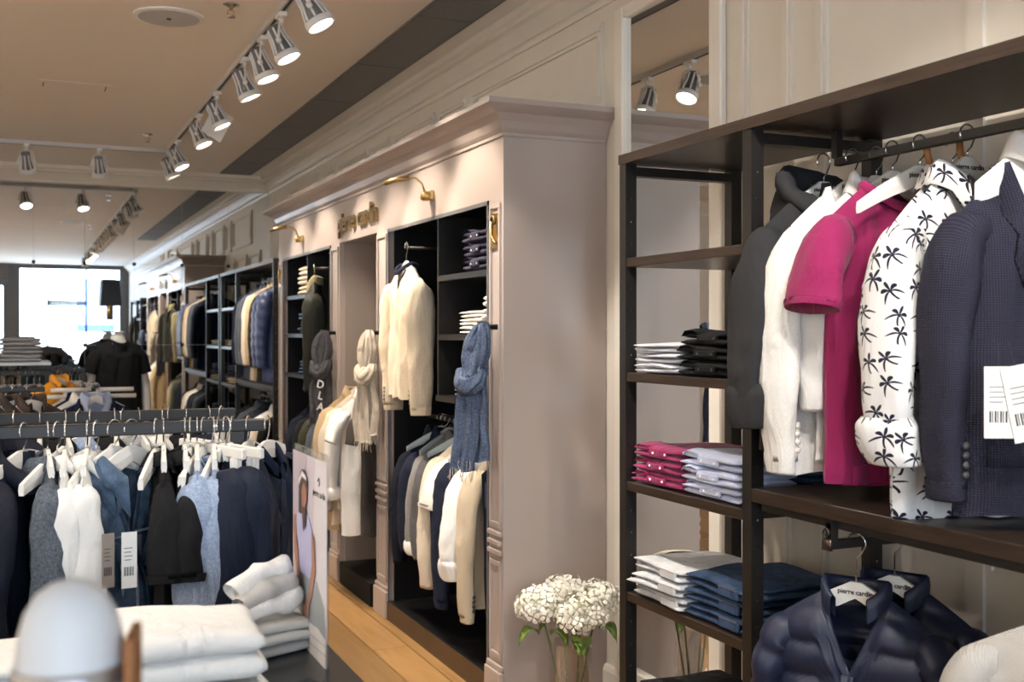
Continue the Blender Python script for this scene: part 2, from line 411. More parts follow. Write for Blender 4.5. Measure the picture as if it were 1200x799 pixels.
# mirror panels on the back wall
PX = [-.353+.46*k for k in range(-2, 7)]
PX = [.107+.461*k for k in range(-3, 5)] + [XW]
PZ = [.12, .68, 1.48, 2.286, ZC-.165]
for i in range(len(PX)-1):
    for j in range(len(PZ)-1):
        boxo('mirror_panel', PX[i]+.0015, PX[i+1]-.0015, YM-.006, YM-.001, PZ[j]+.0015, PZ[j+1]-.0015, M_MIRROR, wb)
for xx in PX[1:-1]:
    for z in PZ[1:4]:
        MB().lathe([(.019, -.012), (.019, -.006), (.012, 0)], (xx, YM, z), 12, 'y').build('mirror_stud', M_BLACK, wb)

# ------------------------------------------------------------------ ceiling: vents, speaker, sprinklers
ys = 1.2; k = 0
VS = [3.1, 4.25, 5.35, 6.45, 7.55, 8.65, 9.75, 10.6, 11.45]
for a, b in zip(VS[:-1], VS[1:]):
    v = thing('ceiling_vent', ['dark grey mesh ceiling vent panel, %s from the mirror wall along the right wall' % n for n in ('eighth', 'seventh', 'sixth', 'fifth', 'fourth', 'third', 'second', 'first')][k], 'vent', (1.99, (a+b)/2, ZC), 0, 'vent panels in the ceiling strip'); h = (b-a)/2
    boxo('mesh_panel', -.145, .145, -h+.006, h-.006, -.010, -.002, M_VENT, v); k += 1
    fr = MB(); fr.box(-.155, -.145, -h, h, -.012, 0); fr.box(.145, .155, -h, h, -.012, 0); fr.box(-.145, .145, -h, -h+.006, -.012, 0); fr.box(-.145, .145, h-.006, h, -.012, 0)
    fr.build('vent_frame', plain('vent_frame', (.13, .13, .13), .5), v)
sp = thing('ceiling_speaker', 'round flat white speaker grille flush in the ceiling left of the spot track', 'speaker', (.69, 5.90, ZC))
MB().lathe([(.175, 0), (.175, -.008), (.155, -.012)], n=40).build('rim', M_WHITE, sp); MB().lathe([(.155, -.008), (.15, -.014)], n=40).build('grille', plain('grille', (.45, .47, .5), .6), sp)
MB().lathe([(.012, -.012), (.012, -.018)], n=12).build('badge', M_INK, sp)
def sprinkler(label, x, y):
    s = thing('fire_sprinkler', label, 'sprinkler', (x, y, ZC))
    MB().lathe([(.04, 0), (.04, -.006), (.02, -.012)], n=20).build('escutcheon', M_CHROME, s)
    b = MB(); b.lathe([(.009, -.008), (.009, -.03)], n=10); b.tube([(-.012, 0, -.03), (-.02, 0, -.045), (0, 0, -.062)], .003, 6); b.tube([(.012, 0, -.03), (.02, 0, -.045), (0, 0, -.062)], .003, 6); b.build('nozzle', M_GOLDD, s)
    MB().lathe([(.022, -.062), (.02, -.066)], n=16).build('deflector', M_CHROME, s)
sprinkler('small brass fire sprinkler at the top edge of the picture beside the round speaker', .946, 5.56)
sprinkler('small dark fire sprinkler near the mirror wall left of the spot track', .94, 9.45)
ht = thing('ceiling_hatch', 'flush access hatch with two dark slots in the tan ceiling', 'hatch', (.32, 7.9, ZC))
boxo('hatch_panel', -.22, .22, -.2, .2, -.0025, 0, M_CEIL, ht)
for dx in (-.19, .19): boxo('slot', dx-.003, dx+.003, -.14, .0, -.0035, -.0025, M_INK, ht)
# ------------------------------------------------------------------ light tracks and spotlights
def track(label, x0, x1, y0, y1):
    t = thing('light_track', label, 'light track', ((x0+x1)/2, (y0+y1)/2, ZC))
    hx, hy = (x1-x0)/2, (y1-y0)/2
    if hx < hy:
        MB().box(-.018, .018, -hy, hy, -.032, 0).build('rail', M_LAMP, t); boxo('slot', -.007, .007, -hy, hy, -.034, -.032, M_INK, t)
    else:
        MB().box(-hx, hx, -.018, .018, -.032, 0).build('rail', M_LAMP, t); boxo('slot', -hx, hx, -.007, .007, -.034, -.032, M_INK, t)
track('long grey light track running down the ceiling above the aisle', 1.18, 1.18, -2.0, 10.2)
track('cross light track along the ceiling in front of the mirror wall', -3.2, 1.16, 10.2, 10.2)
track('added unseen light track on the ceiling above the left racks', -1.5, -1.5, -2.0, 8.0)  # out-of-view track added to light the double rail and table
_spot_proto = None
def spotlight(label, loc, aim, power=1.0, color=WARM, lit=True, blend=.5, angle=62, group='track spotlights'):
    """adapter, yoke and a ribbed bell head that turns towards its aim"""
    x, y = loc; z = ZC-.034
    s = thing('track_spotlight', label, 'spotlight', (x, y, z), 0, group)
    MB().box(-.02, .02, -.05, .05, -.022, 0, .004).build('adapter', M_WHITE, s)
    head_c = Vector((0, 0, -.15)); d = (Vector(aim) - (Vector((x, y, z)) + head_c)).normalized()
    q = d.to_track_quat('-Z', 'Y').to_matrix().to_4x4(); mt = Matrix.Translation(head_c) @ q
    sx = q @ Vector((1, 0, 0))
    yk = MB(); yk.tube([(0, 0, -.02), (0, 0, -.05)], .012, 8)
    for sg in (1, -1):
        e = head_c + (sx.to_3d() * .062 * sg)
        yk.tube([(0, 0, -.05), tuple(Vector((0, 0, -.06)) + sx.to_3d()*.045*sg), tuple(e + Vector((0, 0, .03))), tuple(e)], .0065, 6)
        yk.tube([tuple(e - sx.to_3d()*.012*sg), tuple(e + sx.to_3d()*.012*sg)], .014, 8)
    yk.build('yoke', M_WHITE, s, True)
    hd = MB(); hd.lathe([(.022, .095), (.036, .088), (.038, .02), (.046, -.01), (.052, -.06)], n=20); hd.xform(mt).build('head', plain('lamp_core', (.16, .16, .17), .4), s, True)
    hr = MB()
    for k in range(8):
        th = 2*PI*k/8; c, sn = math.cos(th), math.sin(th)
        hr.tube([(.041*c, .041*sn, .075), (.043*c, .043*sn, .02), (.058*c, .058*sn, -.05)], .006, 5)
    hr.xform(mt).build('cooling_fins', M_WHITE, s)
    rm = MB(); rm.lathe([(.052, -.05), (.066, -.055), (.068, -.085), (.060, -.087), (.058, -.07), (.05, -.065)], n=24); rm.xform(mt).build('rim', M_WHITE, s, True)
    MB().lathe([(.056, -.0705), (.056, -.0725)], n=20).xform(mt).build('lens', M_LENS if lit else M_LAMP, s)
    if lit:
        l = bpy.data.lights.new('spot_beam', 'SPOT'); l.energy = SPOT_W*power; l.color = color; l.spot_size = math.radians(angle); l.spot_blend = blend; l.shadow_soft_size = .045
        lo = bpy.data.objects.new('spot_beam', l); COL.objects.link(lo); lo.parent = s
        lo.matrix_local = mt @ Matrix.Translation((0, 0, -.09))
    return s
ORD = ['nearest', 'second', 'third', 'fourth', 'fifth', 'sixth', 'seventh', 'farthest']
TY = [4.86, 5.50, 5.98, 6.49, 7.47, 8.28, 9.48, 10.05]
AIM = [(1.95, 4.5, 1.5), (1.9, 5.2, 1.5), (1.95, 5.7, 1.1), (1.9, 6.4, 1.4), (1.9, 7.3, 1.5), (2.0, 7.9, 1.2), (1.9, 9.1, 1.4), (2.0, 10.0, 1.3)]
for i, (y, a) in enumerate(zip(TY, AIM)):
    lb = {0: 'grey bell track spotlight cut by the top edge, nearest on the long track', 7: 'grey track spotlight at the far end of the long track, lens glowing'}.get(i, 'grey bell track spotlight, %s from the top of the long track' % ORD[i])
    spotlight(lb, (1.18, y), a)
for i, (y, a, p) in enumerate(((4.1, (2.0, 4.0, .5), .9), (3.5, (1.95, 3.1, 1.2), .5), (2.9, (.2, 3.0, 1.0), .7), (2.0, (2.0, 2.9, 1.2), .3), (1.0, (2.1, 2.2, 1.5), .62), (.3, (2.0, 2.1, 1.3), .72), (-.8, (1.4, -1.5, 1.), 1.0))):
    spotlight('long track spotlight, %s beyond the upper picture edge towards the window' % ('first', 'second', 'third', 'fourth', 'fifth', 'sixth', 'seventh')[i], (1.18, y), a, p, NEUTRAL)
spotlight('left track spotlight on the cross track seen from behind', (.04, 10.2), (.3, 11.2, 1.3), .35, NEUTRAL)
spotlight('tilted track spotlight on the cross track between its neighbours', (.615, 10.2), (.9, 11.0, 1.2), .3, NEUTRAL)
for i, (y, a) in enumerate(((.9, (-.2, 2.2, .95)), (1.9, (.1, 2.9, 1.1)), (3.4, (0, 3.0, 1.1)), (5.0, (-.2, 5.6, 1.1)), (6.4, (.2, 7.6, 1.1)), (7.9, (.3, 9.4, 1.2)))):
    spotlight('%s spotlight of the added track above the left racks, outside the picture' % ORD[i], (-1.5, y), a, .48, NEUTRAL)  # unseen lamps put in to brighten the left racks
track('added unseen light track on the ceiling along the left wall', -3.3, -3.3, -3.0, 9.0)  # unseen track added so bounce off the left wall lifts the ceiling
for i in range(7):
    spotlight('%s spotlight of the added track washing the left wall for bounce, outside the picture' % ('first', 'second', 'third', 'fourth', 'fifth', 'sixth', 'seventh')[i], (-3.3, -2.4+1.8*i), (-4.6, -2.4+1.8*i, 1.9), 2.4, NEUTRAL, angle=110)
card = tag(MB().box(-.075, .075, -.001, .001, -.1, .1).build('white_card', M_TAGW), 'blank white card hanging from the long light track', 'card')
card.location = (1.22, 7.72, 3.02); card.rotation_euler = (0, math.radians(28), math.radians(10))


# ================================================================== clothing
def smooth(a, b, t):
    t = min(1, max(0, (t-a)/(b-a))) if b != a else 0
    return t*t*(3-2*t)
def make_folds(seed, amp):
    r = random.Random(seed)
    ws = [(r.uniform(9, 20), r.uniform(-2.5, 2.5), r.uniform(0, 6.28), amp) for _ in range(2)] + \
         [(r.uniform(26, 46), r.uniform(-5, 5), r.uniform(0, 6.28), amp*.5) for _ in range(2)] + \
         [(r.uniform(3, 8), r.uniform(12, 22), r.uniform(0, 6.28), amp*.28)]
    return lambda x, z: sum(a*math.sin(kx*x+kz*z+ph) for kx, kz, ph, a in ws)
from mathutils import noise as _mn
def crease(x, y, z, seed, amp):
    o = seed*3.7
    a = _mn.noise(Vector((x*15+o, y*15, z*3.2+o))); b = _mn.noise(Vector((x*9-o+z*7, y*9, z*10)))
    return amp*((.35-abs(a)) + .6*(.3-abs(b)))
class Cut:
    """pattern of one garment, in the hanger's frame: rail centre at the origin, front towards -y"""
    def __init__(s, sh=.215, length=.78, depth=.055, hk=.0, slope=1.0, neck=.075, nf=.075, vneck=0.0, flare=1.04, amp=.011, seed=1, quilt=0.0, waist=0.0, wr=.020, low=0.0, colh=1.0):
        s.__dict__.update(locals()); s.top = -.052 - hk; s.fold = make_folds(seed, amp)
    def zs(s, x): return s.top + .006 - s.low - .105*s.slope*(abs(x)/.21)**1.25
    def ztop(s, x, front):
        if abs(x) >= s.neck: return s.zs(x)
        e = s.zs(s.neck); t = abs(x)/s.neck
        if front: return e - s.vneck*(1-t) if s.vneck > .12 else e - s.nf*math.sqrt(max(0, 1-t*t))
        return e - .012*math.sqrt(max(0, 1-t*t))
    def y(s, u, v, z, front):
        x = u*s.sh
        d = s.depth*min(1, (v/.16)**.6 if v < .16 else 1)*(max(0, 1-abs(u)**3.2))**.55
        if v < .2 and abs(x) < s.neck: d = max(d, s.depth*.8*(1-(abs(x)/s.neck)**2)*(1-v/.2)+d*.6)
        sgn = -1 if front else 1
        f = s.fold(x*(1 if front else 1.3), z)*smooth(0, .35, v)*(1-abs(u)**4)
        q = 0
        if s.quilt: q = s.quilt*.30*(abs(math.sin(PI*(z+.012*u*u)/s.quilt))**.5 - .5)*smooth(0, .08, v)*(1-abs(u)**8)
        if s.wr: q += crease(x, .5*sgn, z, s.seed, s.wr)*smooth(.0, .2, v)*(1-abs(u)**6)
        return sgn*(d + q) + f*(1 if front else .8)
    def front(s, x, z, off=.0):
        u = max(-1, min(1, x/s.sh)); zt = s.ztop(x, True); zb = s.top - s.length
        v = max(0, min(1, (zt-z)/(zt-zb))); return s.y(u, v, z, True) - off
def body_mb(c, nx=38, nz=40):
    if c.quilt: nz = 66
    m = MB()
    for front in (True, False):
        v = []; uv = []; f = []
        for j in range(nz+1):
            t = j/nz
            for i in range(nx+1):
                u = -math.cos(PI*i/nx)*.35 + (-1+2*i/nx)*.65
                x = u*c.sh; zt = c.ztop(x, front); zb = c.top - c.length + .006*math.sin(7*u+c.seed)
                tt = t**1.15
                z = zt + (zb-zt)*tt
                xx = x*(1 + (c.flare-1)*tt - c.waist*math.sin(PI*min(1, tt))) + .25*c.fold(z, x)*tt
                yv = c.y(u, tt, z, front)
                v.append((xx, yv, z)); uv.append((x + (0 if front else .513), z))
        w = nx+1
        for j in range(nz):
            for i in range(nx):
                q = (j*w+i, j*w+i+1, (j+1)*w+i+1, (j+1)*w+i)
                f.append(tuple(reversed(q)) if front else q)
        m.add(v, f, uv)
    return m
def ring_tube(m, path, rxy, seed=0, amp=.05, n=18, quilt=0, sub=4, uvo=0.0, close=True, ridge=0.0):
    """soft tube along a path in the xz plane (y may drift); radii (in plane, along y)"""
    r = random.Random(seed); ph = [r.uniform(0, 6.28) for _ in range(6)]
    P = [Vector(p) for p in path]; K = len(P)
    def cr(A, i, t):
        a, b, c2, d = A[max(i-1, 0)], A[i], A[i+1], A[min(i+2, K-1)]
        return .5*((2*b)+(c2-a)*t+(2*a-5*b+4*c2-d)*t*t+(3*b-a-3*c2+d)*t**3)
    R = [Vector((a, b, 0)) for a, b in rxy]
    C = []; RR = []
    for i in range(K-1):
        for q in range(sub): C.append(cr(P, i, q/sub)); RR.append(cr(R, i, q/sub))
    C.append(P[-1]); RR.append(R[-1])
    v = []; uv = []; f = []; s = 0
    for i, c in enumerate(C):
        t = (C[min(i+1, len(C)-1)]-C[max(i-1, 0)]).normalized()
        nrm = Vector((t.z, 0, -t.x)); 
        if nrm.length < 1e-5: nrm = Vector((1, 0, 0))
        nrm.normalize()
        if i: s += (c-C[i-1]).length
        for k in range(n+1):
            th = 2*PI*(k % n)/n + PI/2; tu = 2*PI*k/n
            g = 1 + amp*(math.sin(3*th+ph[0]+9*s) * .6 + .7*math.sin(2*th+ph[1]-14*s) + .5*math.sin(26*s+ph[2]+2*math.sin(th+ph[3])))
            if ridge: g += ridge*(abs(math.sin(3.5*th+ph[4]+2.2*s))-.5) + ridge*.6*(abs(math.sin(5*th+ph[5]-5*s))-.5)
            if quilt: g *= 1 + .22*(abs(math.sin(PI*s/quilt))**.6 - .6)
            ov = nrm*RR[i].x*g*math.cos(th) + Vector((0, 1, 0))*RR[i].y*g*math.sin(th); pp = c+ov
            v.append(pp + ov.normalized()*crease(pp.x, pp.y, pp.z, seed, amp*.27))
            uv.append((uvo + tu*.055, -s))
    for i in range(len(C)-1):
        for k in range(n): f.append((i*(n+1)+k, i*(n+1)+k+1, (i+1)*(n+1)+k+1, (i+1)*(n+1)+k))
    if close:
        b = (len(C)-1)*(n+1); cc = C[-1]; tt = (C[-1]-C[-2]).normalized()
        base = len(v)
        for k in range(n+1): v.append(cc - tt*.03 + (v[b+k]-cc)*.8); uv.append(uv[b+k])
        for k in range(n): f.append((b+k, b+k+1, base+k+1, base+k))
        f.append(tuple(base+k for k in range(n)))
    m.add(v, f, uv)
    return C[-1], RR[-1]
def sleeve_path(c, sg, length, short=False, out=.05, swing=0.0):
    S = (c.sh, c.zs(c.sh)); x, z = S
    if short:
        p = [(x-.06, 0, z-.035), (x-.012, 0, z-.048), (x+.035, swing*.4, z-.12), (x+.05+out*.4, swing, z-length)]; r = [(.04, .035), (.05, .058), (.05, .08), (.042, .092)]
    else:
        l = length
        p = [(x-.06, 0, z-.04), (x-.014, 0, z-.052), (x+out*.5, swing*.2, z-.14), (x+out*.9, swing*.5, z-.30), (x+out, swing*.9, z-.3-(l-.3)*.5), (x+out*.8, swing, z-l)]
        r = [(.04, .035), (.048, .056), (.044, .070), (.036, .068), (.032, .060), (.028, .050)]
    return [(sg*a, b, cc) for a, b, cc in p], r
def sleeve(m, c, sg, length, short=False, out=.05, swing=0.0, fat=1.0, amp=.06, quilt=0):
    p, r = sleeve_path(c, sg, length, short, out, swing)
    r = [(a*fat, b*fat) for a, b in r]
    if quilt: amp = .012
    return ring_tube(m, p, r, c.seed*3+sg, amp, 22, quilt, 9 if quilt else 6, uvo=1.0*sg+2)
def patch(c, x0, x1, z0, z1, off, n=6, skew=0.0):
    v = []; f = []; w = n+1; uv = []
    for lay in (off, off-.004):
        for j in range(w):
            for i in range(w):
                x = x0+(x1-x0)*i/n; z = z0+(z1-z0)*j/n + skew*(i/n); v.append((x, c.front(x, z, lay), z)); uv.append((x, z))
    for j in range(n):
        for i in range(n):
            q = (j*w+i, j*w+i+1, (j+1)*w+i+1, (j+1)*w+i); f.append(q); f.append(tuple(w*w+k for k in reversed(q)))
    B = w*w; ed = [i for i in range(w)] + [j*w+n for j in range(1, w)] + [n*w+i for i in range(n-1, -1, -1)] + [j*w for j in range(n-1, 0, -1)]
    for a, b in zip(ed, ed[1:]+ed[:1]): f.append((a, B+a, B+b, b))
    return MB().add(v, f, uv)
def collar_mb(c, style='shirt', spread=32, n=26):
    """collar standing round the neck; style shirt (turned down), stand, rib"""
    z0 = c.zs(c.neck); v = []; f = []; uv = []
    a0 = {'shirt': spread, 'stand': spread, 'rib': 0, 'hood': 0}[style]
    angs = [math.radians(a0 + (360-2*a0)*i/n) for i in range(n+1)]
    for i, th in enumerate(angs):           # th measured from the front (-y)
        fr = max(0, math.cos(th)); cx, cy = math.sin(th), -math.cos(th)
        drop = (c.nf if c.vneck <= .12 else min(.09, c.vneck*.3))*fr**1.6
        rx, ry = c.neck, c.depth*.95
        if style == 'shirt':
            tip = smooth(.55, .9, fr)
            pr = [(0, -.008), (-.003, .022), (-.004, .036), (.004, .042), (.014, .034), (.024+.01*tip, .006-.012*tip), (.033+.012*tip, -.018-.045*tip), (.03+.012*tip, -.02-.045*tip)]
        elif style == 'stand':
            pr = [(.004, -.015), (.006, .018), (.004, .038), (-.004, .044), (-.012, .036), (-.012, .012), (-.01, -.012)]
        else:
            pr = [(.006, -.010), (.009, .004), (.004, .016), (-.006, .016), (-.009, .004), (-.006, -.008)]
        for a, b in pr:
            v.append((cx*(rx+a), cy*(ry+a) , z0 + b*c.colh - drop - (.012*max(0, -math.cos(th))))); uv.append((th*.07, b))
    k = len(pr)
    for i in range(n):
        for j in range(k-1): f.append((i*k+j, (i+1)*k+j, (i+1)*k+j+1, i*k+j+1))
    return MB().add(v, f, uv)
def hood_mb(c):
    m = MB(); z0 = c.zs(c.neck)
    ring_tube(m, [(-.09, -.055, z0-.055), (-.11, .01, z0+.0), (-.07, .075, z0+.03), (0, .09, z0+.035), (.07, .075, z0+.03), (.11, .01, z0+.0), (.09, -.055, z0-.055)],
              [(.018, .02), (.03, .032), (.042, .04), (.045, .042), (.042, .04), (.03, .032), (.018, .02)], c.seed, .10, 14)
    # blob drapes down the back
    ring_tube(m, [(0, .075, z0+.03), (0, .09, z0-.05), (.005, .085, z0-.14), (0, .07, z0-.2)], [(.02, .11), (.04, .12), (.035, .10), (.01, .05)], c.seed+2, .08, 16)
    return m
def lapel_mb(c, sg):
    vd = c.vneck; e = c.zs(c.neck); n = 8; pts = []
    v = []; f = []; uv = []
    for lay in (.014, .006):
        for j in range(n+1):
            t = j/n; z = e + .01 - (vd+.01)*t
            xi = c.neck*(1-t)+.004
            wdt = .012 + .075*math.sin(PI*min(1, t*1.02))**.8*(1 if t < .42 else 1-.2*t)
            if .30 < t < .42: wdt *= .72
            for q in range(4):
                x = xi + wdt*q/3; v.append((sg*x, c.front(min(x, c.sh*.9), z, lay + .008*math.sin(PI*q/3)), z - .25*wdt*q/3)); uv.append((x, z))
    B = (n+1)*4
    for j in range(n):
        for q in range(3):
            a = (j*4+q, j*4+q+1, (j+1)*4+q+1, (j+1)*4+q); f.append(a); f.append(tuple(B+k for k in reversed(a)))
        f.append((j*4+3, B+j*4+3, B+(j+1)*4+3, (j+1)*4+3)); f.append((j*4, (j+1)*4, B+(j+1)*4, B+j*4))
    return MB().add(v, f, uv)
def disc(m, p, r, h=.003, n=10):
    return m.lathe([(r*.8, .001), (r, 0), (r, -h*.6), (r*.7, -h)], p, n, 'y')
def hanger(label, loc, rz, hk=0.0, brand=False, mat=None, group=None, wide=.21, leather=False, bar=False, simple=False, slope=1.0, par=None):
    h = thing('coat_hanger', label, 'hanger', loc, rz, group)
    top = -.052-hk; m = MB(); n = 8 if simple else 22; v = []; f = []
    for i in range(n+1):
        u = -1+2*i/n; x = u*wide; a = abs(u)
        zt = top - .105*slope*(a**1.25)*(wide/.21) + .0
        th = .058-.030*a; zb = zt - th + (0.014*(1-a/.25) if a < .25 else 0)
        if a < .1: zt = top - .003
        for (yy, z) in ((-.006, zb), (-.0075, (zt+zb)/2), (-.005, zt), (.005, zt), (.0075, (zt+zb)/2), (.006, zb)): v.append((x, yy - .03*a*a*0, z))
    for i in range(n):
        for k in range(6): f.append((i*6+k, (i+1)*6+k, (i+1)*6+(k+1)%6, i*6+(k+1)%6))
    f.append(tuple(reversed(range(6)))); f.append(tuple(n*6+k for k in range(6)))
    MB().add(v, f).build('hanger_body', mat or M_HANG, h, False)
    R = .0245; pts = [(R*math.cos(math.radians(a)), 0, R*math.sin(math.radians(a))) for a in ([205, 150, 90, 30, -30] if simple else range(205, -45, -18))]
    pts += [(.012, 0, -.03), (0, 0, -.04), (0, 0, top-.004)]
    hb = MB(); hb.tube(pts, .0023, 5 if simple else 7); hb.build('hook', M_CHROME, h, True)
    if leather: MB().tube([(R*.9, 0, .012), (.020, -.004, -.02), (.035, -.008, -.07)], .0085, 8).build('leather_sleeve', M_LEATHER, h, True)
    if bar: MB().tube([(-wide*.9, 0, top-.15), (wide*.9, 0, top-.15)], .006, 8).build('trouser_bar', mat or M_HANG, h, True)
    if brand: text_part('lettering', BRAND, .0175, M_INK, h, (0, -.0082, top-.028), (PI/2, 0, 0), .0004, .0003)
    return h
def price_tag(par, loc, rz, w=.035, h=.085, string=.03, c=None, tilt=0.0):
    t = MB().box(-w/2, w/2, -.0007, .0007, -h, 0).build('price_tag', c or M_TAGW, par, loc=loc, rot=(0, tilt, rz))
    s = MB(); s.tube([(0, 0, -.005), (0, .004, string)], .0008, 4); s.build('string', M_INK, t)
    b = MB()
    for k in range(7): b.box(-w*.33+k*w*.09, -w*.33+k*w*.09+w*(.03 if k % 2 else .055), -.0012, -.0006, -h*.78, -h*.62)
    for k in range(4): b.box(-w*.33, w*(.2-.08*(k % 2)), -.0012, -.0006, -h*(.28+.07*k)-.0015, -h*(.28+.07*k))
    b.build('print', M_INK, t)
    return t
def garment(name, label, cat, loc, rz, m1, c, sleeves=.56, short=False, collar=None, m2=None, buttons=0, bmat=None, placket=False, pockets=(), cuff=None, lapel=False,
            out=.05, swing=0.0, fat=1.0, group=None, merge=False, hem=False, hang=True, brand=False, hlabel=None, leather=False, bar=False, hmat=None, quilt=0, cuffmat=None, tagat=None, hgroup=None, badge=None, wall=False):
    """one piece of clothing on its own hanger; parts are the body, sleeves, collar, cuffs, buttons and pockets"""
    m2 = m2 or m1
    if hang: hanger(hlabel or ('white hanger holding the ' + (label if len(label.split()) < 12 else ' '.join(label.split()[:12]))), loc, rz, c.hk, brand, hmat, hgroup, leather=leather, bar=bar, simple=merge, slope=c.slope, wide=max(.10, c.sh-.05))
    if merge:
        m = body_mb(c, 18, 18 if not quilt else 40)
        if sleeves:
            for sg in (-1, 1): sleeve(m, c, sg, sleeves, short, -.045 if wall and sg > 0 else out, swing, fat*(.75 if wall and sg > 0 else 1), quilt=quilt)
        o = m.build(name, m1, None, True); o.location = loc; o.rotation_euler = (0, 0, rz); tag(o, label, cat, group)
        if collar: (hood_mb(c) if collar == 'hood' else collar_mb(c, collar)).build('collar', m2, o, True)
        if lapel:
            for sg in (-1, 1): lapel_mb(c, sg).build('lapel', m2, o, True)
        return o
    t = thing(name, label, cat, loc, rz, group)
    bo = body_mb(c).build('body', m1, t, True)
    if sleeves:
        for sg in (-1, 1):
            so, sf = (-.045, fat*.75) if wall and sg > 0 else (out, fat)
            m = MB(); e, r = sleeve(m, c, sg, sleeves, short, so, swing, sf, quilt=quilt); s = m.build('sleeve', m1, t, True)
            if cuff and not (wall and sg > 0):
                k = MB(); p, rr = sleeve_path(c, sg, sleeves, short, so, swing); a, b = Vector(p[-2]), Vector(p[-1]); d = (b-a).normalized()
                w = cuff; q = rr[-1]
                if w > 0.05:    # rolled cuff
                    ring_tube(k, [b-d*w*.85, b-d*w*.6, b-d*w*.1, b+d*w*.15], [(q[0]*fat*1.15, q[1]*fat*1.1), (q[0]*fat*1.5, q[1]*fat*1.4), (q[0]*fat*1.55, q[1]*fat*1.42), (q[0]*fat*1.2, q[1]*fat*1.2)], c.seed+7, .10, 18, uvo=4)
                else:
                    ring_tube(k, [b-d*w*.5, b, b+d*w], [(q[0]*fat*1.06, q[1]*fat*1.06), (q[0]*fat*1.05, q[1]*fat*1.05), (q[0]*fat*.98, q[1]*fat*.98)], c.seed+7, .03, 18, uvo=4)
                k.build('cuff', cuffmat or m2, s, True)
                if bmat and cuff <= .05:
                    for q2 in range(4):
                        bb = MB(); bb.lathe([(.0075, 0), (.0095, -.003), (.0055, -.006)], (b.x-.012*sg, b.y-q[1]*fat*1.02, b.z+.03+q2*.021), 10, 'y'); bb.build('cuff_button', bmat, s, True)
    if collar: (hood_mb(c) if collar == 'hood' else collar_mb(c, collar)).build('hood' if collar == 'hood' else 'collar', m2, t, True)
    if lapel:
        for sg in (-1, 1): lapel_mb(c, sg).build('lapel', m2, t, True)
    zt = c.ztop(0, True)
    if placket: patch(c, -.016, .016, c.top-c.length+.01, zt-.004, .006, 10).build('placket', m1, t, True)
    for k in range(buttons):
        z = zt - .02 - k*(c.length-.16+c.top-zt)/max(1, buttons)
        b = MB(); disc(b, (0, c.front(0, z, .007), z), .006); b.build('button', bmat or M_TAGW, t)
    for (x0, x1, z0, z1) in pockets:
        pk = patch(c, x0, x1, c.top+z0, c.top+z1, .007).build('pocket', m1, t, True)
    if hem:
        e = []; zb = c.top-c.length
        pm = MB(); ring = []
        patch(c, -c.sh*.93, c.sh*.93, zb+.002, zb+.05, .004, 12).build('hem_band', m2, t, True)
    if badge:
        patch(c, badge[0]-.018, badge[0]+.018, c.top+badge[1]-.011, c.top+badge[1]+.011, .011, 2).build('badge', badge[2], t)
    if tagat: price_tag(t, (tagat[0], c.front(tagat[0], c.top+tagat[1], .012), c.top+tagat[1]), tagat[2] if len(tagat) > 2 else 0)
    return t

